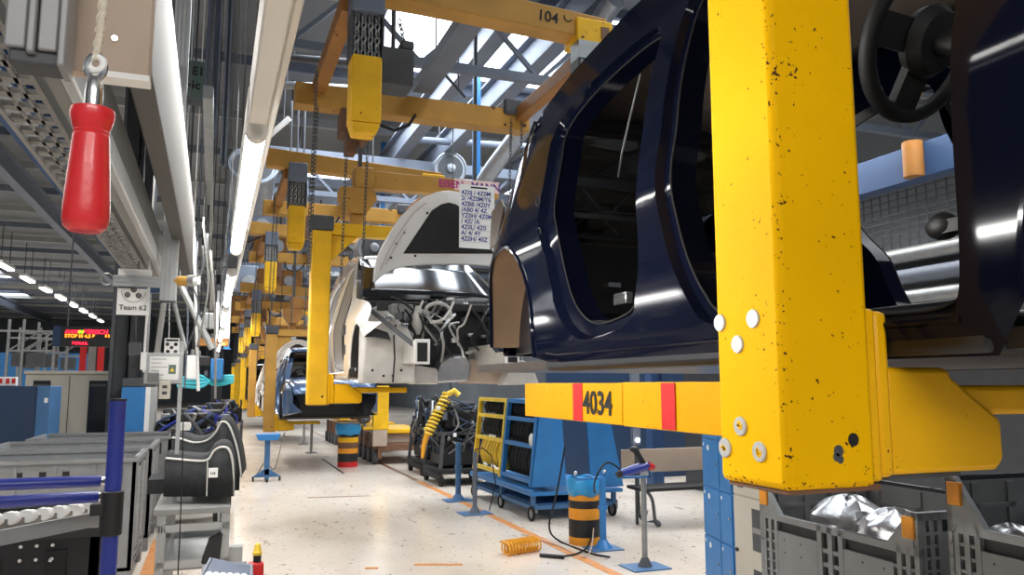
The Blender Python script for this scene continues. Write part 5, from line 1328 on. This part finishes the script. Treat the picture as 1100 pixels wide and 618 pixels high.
for f_ in (.25, .55, .8): MB().box(a.x + (b.x - a.x) * f_, a.x + (b.x - a.x) * (f_ + .15), a.y - .006, a.y, a.z + .02, b.z - .02).build('red_lens', 'red', rs)
a, b = at(127, 480, D=10.8), at(166, 408, D=10.8)
bc = thing('blue_cabinet', 'bright blue cabinet with dark top beside the beige machine cabinet', 'cabinet', ((a.x + b.x) / 2, a.y + .3, 0))
MB().box(a.x, b.x - .12, a.y, a.y + .6, .05, b.z - .1).build('carcass', 'blue', bc, bevel=.01)
MB().box(a.x, b.x, a.y - .01, a.y + .62, b.z - .1, b.z + .02).build('top', 'dark_grey', bc, bevel=.01)
MB().box(b.x - .12, b.x - .06, a.y - .005, a.y + .6, .05, b.z - .1).build('side_strip', 'paper', bc)
MB().box(b.x - .06, b.x - .0, a.y, a.y + .6, .05, b.z - .1).build('edge_profile', 'alu', bc)
MB().box(a.x + .02, b.x - .02, a.y + .02, a.y + .58, 0, .05).build('plinth', 'dark_grey', bc)

# ---- stacked and standing crates on the left
def big_crate(x0, x1, y0, y1, zt, label, mm, grp, legs=0.0):
    t = thing('folding_crate', label, 'crate', ((x0 + x1) / 2, (y0 + y1) / 2, 0), grp)
    mb = MB()
    # front wall (towards the camera)
    pan = MB().box(x0, x1, y0, y0 + .03, .14, zt)
    pan.box(x0 - .004, x1 + .004, y0 - .02, y0 + .035, zt - .03, zt)
    for i in range(int((x1 - x0) / .28)):
        xx = x0 + .05 + i * .28; pan.box(xx, xx + .03, y0 - .012, y0, .14, zt)
    w = pan.build('front_wall', mm, t)
    for i, xx in enumerate((.42, .53, .64)):
        for z in (zt - .11, zt - .17): MB().box(x0 + (x1 - x0) * xx, x0 + (x1 - x0) * xx + .05, y0 - .006, y0, z - .02, z + .018).build('slot', 'black', w)
    MB().box(x1 - .16, x1 - .1, y0 - .006, y0, zt - .2, zt - .07).build('slot', 'black', w)
    # aisle wall: ribs with slots
    pan = MB().box(x1 - .012, x1 - .006, y0, y1, .14, zt)
    bk = pan.build('side_web', 'crate_black', t)
    mb = MB().box(x1 - .03, x1 + .006, y0, y1, zt - .03, zt)
    for a_ in (y0, y0 + .07, y0 + .14, (y0 + y1) / 2 - .1, (y0 + y1) / 2, (y0 + y1) / 2 + .1, y1 - .18, y1 - .11, y1 - .04): mb.box(x1 - .03, x1 + .004, a_, a_ + .035, .14, zt)
    for q in range(int((zt - .14) / .06)): mb.box(x1 - .03, x1 + .002, y0, y1, .14 + q * .06, .158 + q * .06)
    mb.box(x1 - .02, x1 + .003, y0 + .2, (y0 + y1) / 2 - .12, .3, zt - .12).box(x1 - .02, x1 + .003, (y0 + y1) / 2 + .14, y1 - .2, .3, zt - .12)
    mb.build('side_wall', mm, t)
    MB().box(x0, x1, y1 - .03, y1, .14, zt).box(x0, x1, y1 - .04, y1 + .01, zt - .03, zt).build('back_wall', mm, t)
    MB().box(x0, x0 + .03, y0, y1, .14, zt).build('side_wall', mm, t)
    MB().box(x0, x1, y0, y1, .13, .16).build('floor_panel', 'crate_dark', t)
    for xx in (x0, x1 - .14):
        for yy in (y0, y1 - .14): MB().box(xx, xx + .14, yy, yy + .14, 0, .14).build('foot', mm, t)
    return t
for i, (pxr, pyr, dep, l) in enumerate(((147, 492, 6.6, 'grey crate behind the blue tubes, nearest of its row'), (164, 479, 8.0, 'grey crate in the middle of the left row, between two others'), (184, 469, 9.4, 'farthest grey crate of the left row, in front of the beige cabinet'))):
    c = at(pxr, pyr, D=dep)
    x1 = c.x
    big_crate(x1 - 1.5, x1, c.y, c.y + 1.15, c.z, l, 'crate', 'grey folding crates at left')
c = at(108, 566, D=2.75)
big_crate(c.x - .95, c.x, c.y, c.y + .62, c.z, 'blackish crate with white dots at lower left, below the roller track', 'crate_black', None)
dots = MB()
cdot = c
tg = [o for o in S.objects if o.name.startswith('folding_crate') and o.get('label', '').startswith('blackish')][0]
for i in range(3):
    for j in range(2):
        dots.lathe((c.x - .235 + i * .047, c.y - .013, c.z - .05 - j * .045), [(.006, 0), (.005, .004)], 10, (0, -1, 0))
for i in range(2): dots.lathe((c.x - .345 + i * .2, c.y - .013, c.z - .10), [(.006, 0), (.005, .004)], 10, (0, -1, 0))
dots.build('white_rivet', 'paper', tg)
MB().box(c.x - .14, c.x - .0, c.y - .016, c.y + .0, c.z - .02, c.z + .01).box(c.x + .002, c.x + .012, c.y, c.y + .3, .3, c.z).build('tan_edge', 'tan', tg)
# ---- roller track rack with royal blue tubes and pole
pt, pb = at(127, 431, D=2.12), at(111, 618, D=2.12)
rr_ = thing('roller_rack', 'roller track rack with royal blue pole and padded blue tubes', 'rack', (pt.x, pt.y, 0))
MB().cyl((pt.x, pt.y, 0), (pt.x, pt.y, pt.z), .0205, 20).build('pole', 'royal', rr_)
MB().cyl((pt.x, pt.y, pt.z), (pt.x, pt.y, pt.z + .006), .021, 20).build('pole_cap', 'black', rr_)
j0, j1 = at(121, 572, D=2.12), at(124, 526, D=2.12)
MB().cyl((pt.x, pt.y, j0.z), (pt.x, pt.y, j1.z), .028, 18).box(pt.x - .05, pt.x, pt.y - .02, pt.y + .02, j1.z - .06, j1.z - .03).build('joint', 'black', rr_, bevel=.003)
for (ya, xa, yb, xb, dpa, dpb) in ((517, 108, 523, -60, 2.2, 2.0), (534, 104, 543, -60, 2.14, 1.9)):
    A1, B1 = at(xa, ya, D=dpa), at(xb, yb, D=dpb)
    MB().cyl(A1, B1, .0155, 16).build('padded_tube', 'royal', rr_)
    MB().cyl(A1, A1 + (A1 - B1).normalized() * .02, .012, 12).build('tube_tip', 'chrome', rr_)
    MB().bar(A1 + (A1 - B1).normalized() * .02, V((pt.x, pt.y, A1.z + .005)), .018, .022).build('bracket', 'black', rr_)
A1, B1 = at(108, 550, D=2.4), at(-60, 572, D=2.1)
MB().bar(A1, B1, .06, .035).build('track', 'grey', rr_)
A2, B2 = at(112, 556, D=2.3), at(-60, 590, D=2.0)
MB().bar(A2, B2, .012, .04).build('track_side', 'crate', rr_)
dv = (B1 - A1)
for i in range(9):
    for k_ in range(2):
        q = A1 + dv * ((i + .5 + .5 * k_) / 9.5) + V((0, -.03 + .05 * k_, .018 - .004 * k_))
        MB().cyl(q + V((-.004, -.012, 0)), q + V((.004, .012, 0)), .017, 14).build('roller', 'paper', rr_)
for yy in (0.5, 1.0): pass
MB().cyl((pt.x - 1.15, pt.y - .1, 0), (pt.x - 1.15, pt.y - .1, pt.z), .02, 16).build('pole', 'royal', rr_)
# ---- aluminium shelf with felt liners
sx0, sx1 = at(190, 540, D=5.2).x, at(247, 540, D=5.2).x
sy = at(220, 540, D=5.2).y; sz = at(220, 545, D=5.0).z
sh_ = thing('aluminium_shelf', 'aluminium profile shelf trolley carrying the black felt liners', 'shelf', ((sx0 + sx1) / 2, sy, 0))
MB().box(sx0 - .12, sx1, sy - .25, sy + .9, sz - .035, sz).build('top_board', 'grey', sh_, bevel=.003)
for xx in (sx0 - .1, sx1 - .05):
    for yy in (sy - .24, sy + .85):
        m = MB().box(xx, xx + .05, yy, yy + .05, 0, sz - .035)
        for q in (.004, .02, .036): m.box(xx + q, xx + q + .008, yy - .004, yy, 0, sz - .035)
        m.build('leg', 'alu', sh_)
for z in (.74, .52, .3, .1):
    MB().box(sx0 - .1, sx1, sy - .24, sy - .2, z, z + .045).build('rail', 'alu', sh_)
    MB().box(sx0 - .1, sx1, sy + .85, sy + .89, z, z + .045).build('rail', 'alu', sh_)
MB().box(sx0 - .08, sx1 - .02, sy - .2, sy + .85, .5, .52).build('lower_board', 'steel', sh_)
MB().box(sx1 + .0, sx1 + .09, sy - .1, sy + .0, 0, sz - .28).build('side_post', 'alu', sh_, bevel=.004)
MB().prism([(sx1 - .16, sy - .26, .55), (sx1 - .06, sy - .26, .42), (sx1 - .04, sy - .26, .72), (sx1 - .12, sy - .26, .68)], (0, .1, 0)).build('corner_bracket', 'black', sh_)
def liner(pts, back, label, Dp):
    P3 = [at(x, y, D=Dp) for x, y in pts]
    t = thing('felt_liner', label, 'liner', V((P3[0].x + .2, P3[0].y, min(p.z for p in P3))), 'black felt wheel arch liners')
    n = len(P3); S_ = catmull(P3, 5, False)
    d = V(back)
    rows = []
    for k_ in range(5):
        f_ = k_ / 4; rows.append([p + d * f_ + V((0, 0, .03 * math.sin(math.pi * f_))) for p in S_])
    MB().grid(rows).build('shell', 'foam', t, solid=.02)
    base = min(p.z for p in P3)
    fl = MB(); fl.grid([S_, [V((p.x, p.y, base)) for p in S_]]); fl.build('front_face', 'foam', t, solid=.015)
    fl = MB(); e = [p + d for p in S_]
    fl.grid([e, [V((p.x, p.y, base)) for p in e]]); fl.build('rear_face', 'foam', t, solid=.015)
    fl = MB(); ed = [P3[-1] + d * (i / 4) + V((0, 0, .03 * math.sin(math.pi * i / 4))) for i in range(5)]
    fl.grid([ed, [V((p.x, p.y, base)) for p in ed]]); fl.build('end_face', 'foam', t, solid=.015)
    MB().tube([p + V((0, -.006, .004)) for p in S_], .008, 6).build('cut_edge', 'cut', t)
    return t
l1 = liner([(178, 493), (190, 494), (214, 496), (224, 494), (230, 485), (238, 481), (246, 484), (250, 500), (250, 533)], (.02, .45, .0), 'nearer black felt liner with a small white tag on the aluminium shelf', 5.15)
q = at(229, 508, D=5.05); MB().box(q.x - .028, q.x + .028, q.y - .004, q.y + .004, q.z - .03, q.z + .03).build('tag', 'paper', l1)
for dx_ in (-.012, .0, .01): MB().box(q.x + dx_ - .003, q.x + dx_ + .003, q.y - .006, q.y - .004, q.z - .012, q.z + .004).build('tag_print', 'ink', l1)
MB().tube([at(223, 496, D=5.1), at(222, 533, D=5.1)], .004, 5).build('corner_seam', 'cut', l1)
liner([(185, 471), (194, 472), (208, 476), (222, 474), (232, 465), (238, 454), (246, 458), (254, 480), (258, 504), (258, 512)], (.05, .5, -.0), 'farther black felt liner with tall curved end behind the tagged one', 5.75)
tag(MB().box(at(200, 520, D=5.7).x - .25, at(258, 520, D=5.7).x, at(220, 520, D=5.7).y + .02, at(220, 520, D=5.7).y + .45, sz, at(258, 513, D=5.75).z).build('liner_carton', 'foam'), 'dark carton supporting the farther felt liner', 'carton')
# thin black cable over the shelf
tag(MB().tube([at(197, 440, D=4.5), at(196, 500, D=4.5), at(193, 580, D=4.4), at(190, 640, D=4.4)], .004, 6).build('black_cable', 'black'), 'thin black cable hanging in front of the felt liners', 'cable')
# ---- black tray and red button box in the foreground
a, b = at(222, 618, D=3.2), at(270, 606, D=3.3)
ty = thing('small_tray', 'dark slate blue tray with clear parts at the bottom of the picture', 'tray', ((a.x + b.x) / 2, a.y, a.z - .05))
pA, pB = at(226, 601, D=3.35), at(270, 608, D=3.3); pC, pD = at(270, 625, D=3.0), at(216, 622, D=3.0)
MB().prism([pA, pB, pC, pD], (0, 0, -.012)).build('base', 'deep_blue', ty)
MB().tube([pA, pB, pC, pD], .008, 6, True).build('rim', 'mid_steel', ty)
for i in range(6): MB().sphere(pD.lerp(pC, .15 + .14 * i) + V((0, .03, .006)), .016, 10, 6).build('clear_part', 'paper', ty)
MB().box(pD.x, pC.x, pD.y + .02, pA.y, 0, min(pD.z, pC.z) - .012).build('pedestal', 'dark_grey', ty)
c = at(275, 607, D=3.5)
eb = thing('button_box', 'red push button box with a yellow knob beside the slate tray', 'button box', (c.x, c.y, c.z - .05))
MB().box(c.x - .032, c.x + .032, c.y - .03, c.y + .03, c.z - .07, c.z + .012).build('box', 'red', eb, bevel=.008)
MB().lathe((c.x + .004, c.y, c.z + .012), [(.017, 0), (.017, .028), (.014, .03)], 16).build('collar', 'black', eb)
MB().lathe((c.x + .004, c.y, c.z + .042), [(.02, 0), (.022, .012), (.016, .02), (.012, .045), (.006, .05)], 16).build('knob', 'yel_hose', eb)
MB().cyl((c.x, c.y, 0), (c.x, c.y, c.z - .07), .02, 12).build('stem', 'dark_grey', eb)
# ---- blue T stand with casters and cable
g = ground(286, 517)
tsd = thing('work_stand', 'blue T-shaped work stand on casters in the aisle below the orange-tinged hanger', 'stand', (g.x, g.y, 0))
MB().box(g.x - .045, g.x + .045, g.y - .04, g.y + .04, .1, .78).build('column', 'blue_dull', tsd, bevel=.006)
MB().prism([(g.x - .16, g.y - .2, .70), (g.x + .16, g.y - .2, .70), (g.x + .2, g.y - .2, .80), (g.x - .2, g.y - .2, .80)], (0, .4, 0)).build('table', 'blue', tsd, bevel=.006)
MB().prism([(g.x - .24, g.y - .04, .07), (g.x + .24, g.y - .04, .07), (g.x + .05, g.y - .04, .2), (g.x - .05, g.y - .04, .2)], (0, .08, 0)).bar((g.x, g.y - .22, .08), (g.x, g.y + .22, .08), .06, .05).build('foot', 'blue_dull', tsd)
for x, y in ((-.22, 0), (.22, 0), (0, -.2), (0, .2)): MB().lathe((g.x + x - .015, g.y + y, .035), [(.035, 0), (.035, .03)], 14, (1, 0, 0)).build('caster', 'rubber', tsd)
tag(MB().tube(catmull([ground(250, 503) + V((0, 0, .25)), ground(258, 512) + V((0, 0, .02)), ground(272, 514) + V((0, 0, .012)), g + V((-.06, -.05, .3)), ], 6, False), .008, 6).build('floor_cable', 'black'), 'black cable loop on the floor left of the blue T stand', 'cable')
tag(MB().tube(catmull([g + V((.05, -.02, .25)), ground(296, 507) + V((0, 0, .1)), ground(304, 490) + V((0, 0, .5)), at(306, 470, D=13.4)], 6, False), .008, 6).build('floor_cable', 'black'), 'black cable rising at the right of the blue T stand', 'cable')
# ---- tool rail clutter above the left work places
rn = random.Random(11)
for i in range(7):
    px = rn.uniform(196, 228); D = rn.uniform(5.5, 10); y0 = rn.uniform(225, 300); y1 = rn.uniform(350, 430)
    a, b = at(px, y0, D=D), at(px + rn.uniform(-8, 10), y1, D=D)
    tag(MB().tube(catmull([V((a.x, a.y, 7.3)), V((a.x, a.y, 3.4)), a, a.lerp(b, .5) + V((rn.uniform(-.12, .12), 0, 0)), b], 6, False), rn.choice((.006, .009, .014)), 6).build('hanging_hose', ('mid_steel', 'dark_grey', 'grey', 'black', 'mid_steel', 'dark_grey', 'grey')[i]), 'hose hanging over the left work places beside the lamp strip', 'hose', 'hoses hanging beside the lamp strip')
for px0, py0, px1, py1, D, r, m, l in ((208, 245, 213, 420, 7, .014, 'paper', 'white vertical pipe beside the orange plug'), (193, 305, 228, 375, 7, .028, 'alu', 'aluminium diagonal strut under the orange plug'), (186, 320, 200, 380, 7.5, .02, 'steel', 'steel strut above the face sign'), (176, 325, 168, 385, 7, .025, 'grey', 'grey strut above the document board')):
    tag(MB().cyl(at(px0, py0, D=D), at(px1, py1, D=D), r, 10).cyl(at(px0, py0, D=D), at(px0, py0, D=D) + V((0, 0, 7.3 - at(px0, py0, D=D).z)), .006, 6).build('steel_strut', m), l, 'strut')
tb_ = thing('tool_balancer_rail', 'long steel rail with trolleys above the left work places', 'rail', (-.05, 8, 3.4))
MB().box(-.35, -.29, 4.5, 16, 3.4, 3.5).build('rail', 'steel', tb_)
MB().box(-.13, -.07, 5, 20, 3.38, 3.46).build('rail', 'steel', tb_)
for y in (5, 9, 13): MB().box(-.33, -.31, y, y + .03, 3.5, 7.3).build('rod', 'dark_grey', tb_); MB().box(-.11, -.09, y + .4, y + .43, 3.46, 7.3).build('rod', 'dark_grey', tb_); MB().box(-.35, -.07, y + .35, y + .4, 3.46, 3.5).build('cross_tie', 'dark_grey', tb_)
for i, (px, py, D, sx_, sz_, m, l) in enumerate(((233, 397, 9, .07, .12, 'blue', 'blue tool box hanging under the lamp strip'), (221, 410, 9, .3, .06, 'cyan', 'cyan cable bundle below the blue tool box'), (228, 368, 10, .2, .05, 'ochre', 'orange bracket above the blue tool box'), (222, 345, 10, .1, .1, 'steel', 'steel tool balancer under the white pipe'), (206, 395, 8, .05, .12, 'paper', 'white pendant control near the document board'), (213, 388, 8.5, .12, .05, 'black', 'black tool clamp near the white pendant control'),
                                           (240, 340, 14, .12, .45, 'paper', 'pale hanging screen right of the lamp strip'))):
    c = at(px, py, D=D); t = thing('hanging_tool', l, 'tool', (c.x, c.y, c.z - sz_), 'tools hanging over the left work places')
    if m == 'cyan':
        mm = MB()
        for q in range(4): mm.tube(catmull([c + V((-sx_ + .02 * q, 0, .03 * q - .05)), c + V((-.05, 0, -.06 + .04 * q)), c + V((.1, .02, .05 - .03 * q)), c + V((sx_, 0, .06 - .02 * q))], 5, False), .02, 6)
        mm.build('bundle', m, t)
    else: MB().box(c.x - sx_, c.x + sx_, c.y - .05, c.y + .05, c.z - sz_, c.z + sz_).build('body', m, t, bevel=.012)
    MB().tube([c + V((0, 0, sz_ * .8)), V((c.x, c.y, 7.3))], .006, 6).build('cord', 'black', t)
    MB().cyl(c + V((0, 0, sz_)), c + V((0, 0, sz_ + .06)), .02, 8).build('hook', 'steel', t)
# row of dark engines waiting behind the shelf
for i in range(6):
    px, D = ((213, 9.7), (229, 10.9), (192, 11.5), (215, 13), (232, 15), (246, 18))[i]
    c = at(px, 470, D=D)
    t = thing('engine_cart', ['dark engine on a cart directly behind the felt liners', 'dark engine cart right of the first one behind the liners', 'dark engine cart beside the blue cabinet', 'dark engine cart in the second row behind the liners', 'dark engine cart near the far end of the walkway', 'farthest dark engine cart, below the distant hangers'][i], 'engine cart', (c.x, c.y, 0), 'engine carts behind the felt liners')
    MB().box(c.x - .35, c.x + .3, c.y - .3, c.y + .3, .25, .32).box(c.x - .33, c.x - .28, c.y - .28, c.y + .28, .32, .85).box(c.x + .23, c.x + .28, c.y - .28, c.y + .28, .32, .85).build('frame', 'dark_grey', t)
    for sx_ in (-.28, .24):
        for sy_ in (-.25, .25): MB().lathe((c.x + sx_ - .03, c.y + sy_, .1), [(.1, 0), (.1, .05)], 16, (1, 0, 0)).build('wheel', 'rubber', t)
    MB().box(c.x - .3, c.x + .25, c.y - .25, c.y + .25, .75, 1.12).box(c.x - .22, c.x + .1, c.y - .2, c.y + .2, 1.121, 1.3).cyl((c.x + .12, c.y - .3, .98), (c.x + .12, c.y - .251, .98), .12).cyl((c.x - .15, c.y - .28, 1.2), (c.x - .15, c.y - .201, 1.2), .07).build('engine', 'dark_in', t, bevel=.05)
    r2 = random.Random(i)
    for q in range(5):
        pts = [V((c.x + r2.uniform(-.3, .25), c.y - .3 + r2.uniform(-.05, .05), 1.3 - .18 * k_)) for k_ in range(4)]
        MB().tube(catmull(pts, 4, False), .022, 6).build('engine_hose', ('deep_blue', 'rubber', 'royal', 'steel', 'dark_grey')[q], t)
    for q in range(3):
        z = r2.uniform(.85, 1.2); x = c.x + r2.uniform(-.25, .2); MB().box(x - .06, x + .06, c.y - .33, c.y - .25, z - .05, z + .05).build('fitting', ('mid_steel', 'paper', 'steel')[q], t, bevel=.01)
tag(MB().box(*(lambda q: (q.x - .05, q.x + .06, 9, 9.02, q.z - .2, q.z + .25))(at(208, 80, Y=9))).build('bay_sign', 'green'), 'green bay sign high on the steelwork left of the lamp trunking', 'sign') if False else None
# steelwork with green bay sign
a = at(207, 60, D=6.5)
bs = thing('bay_sign', 'green bay sign reading E1 4c high left of the lamp trunking', 'sign', (a.x, a.y, a.z - .3))
q0, q1 = at(198, 105, D=6.5), at(221, 62, D=6.5)
MB().box(q0.x, q1.x, q0.y, q0.y + .01, q0.z, q1.z).build('board', 'green', bs)
text_mesh('E1', .1, (q0.x + .045, q0.y - .002, q1.z - .12), (1, 0, 0), (0, 0, 1), .001, bold=.002).build('lettering', 'ink', bs, smooth=False)
text_mesh('4c', .1, (q0.x + .025, q0.y - .002, q1.z - .24), (1, 0, 0), (0, 0, 1), .001, bold=.002).build('lettering', 'ink', bs, smooth=False)
MB().box(q0.x - .02, q0.x + .0, q0.y, q0.y + .04, q0.z - .3, 7.0).build('bracket', 'mid_steel', bs)
for i, (px, w, D, l) in enumerate(((190, .10, 6.2, 'grey blue steel channel right of the pale cable duct'), (226, .12, 7.0, 'grey blue steel channel right of the green bay sign'), (242, .05, 6.4, 'thin steel channel beside the lamp trunking'))):
    a = at(px, 120, D=D)
    m = MB().box(a.x - w / 2, a.x + w / 2, a.y, a.y + .015, a.z - .05 - .2 * i, 7.2).box(a.x - w / 2, a.x - w / 2 + .015, a.y - .05, a.y + .015, a.z - .05 - .2 * i, 7.2).box(a.x + w / 2 - .015, a.x + w / 2, a.y - .05, a.y + .015, a.z - .05 - .2 * i, 7.2)
    tag(m.build('steel_channel', 'mid_steel'), l, 'steel channel')
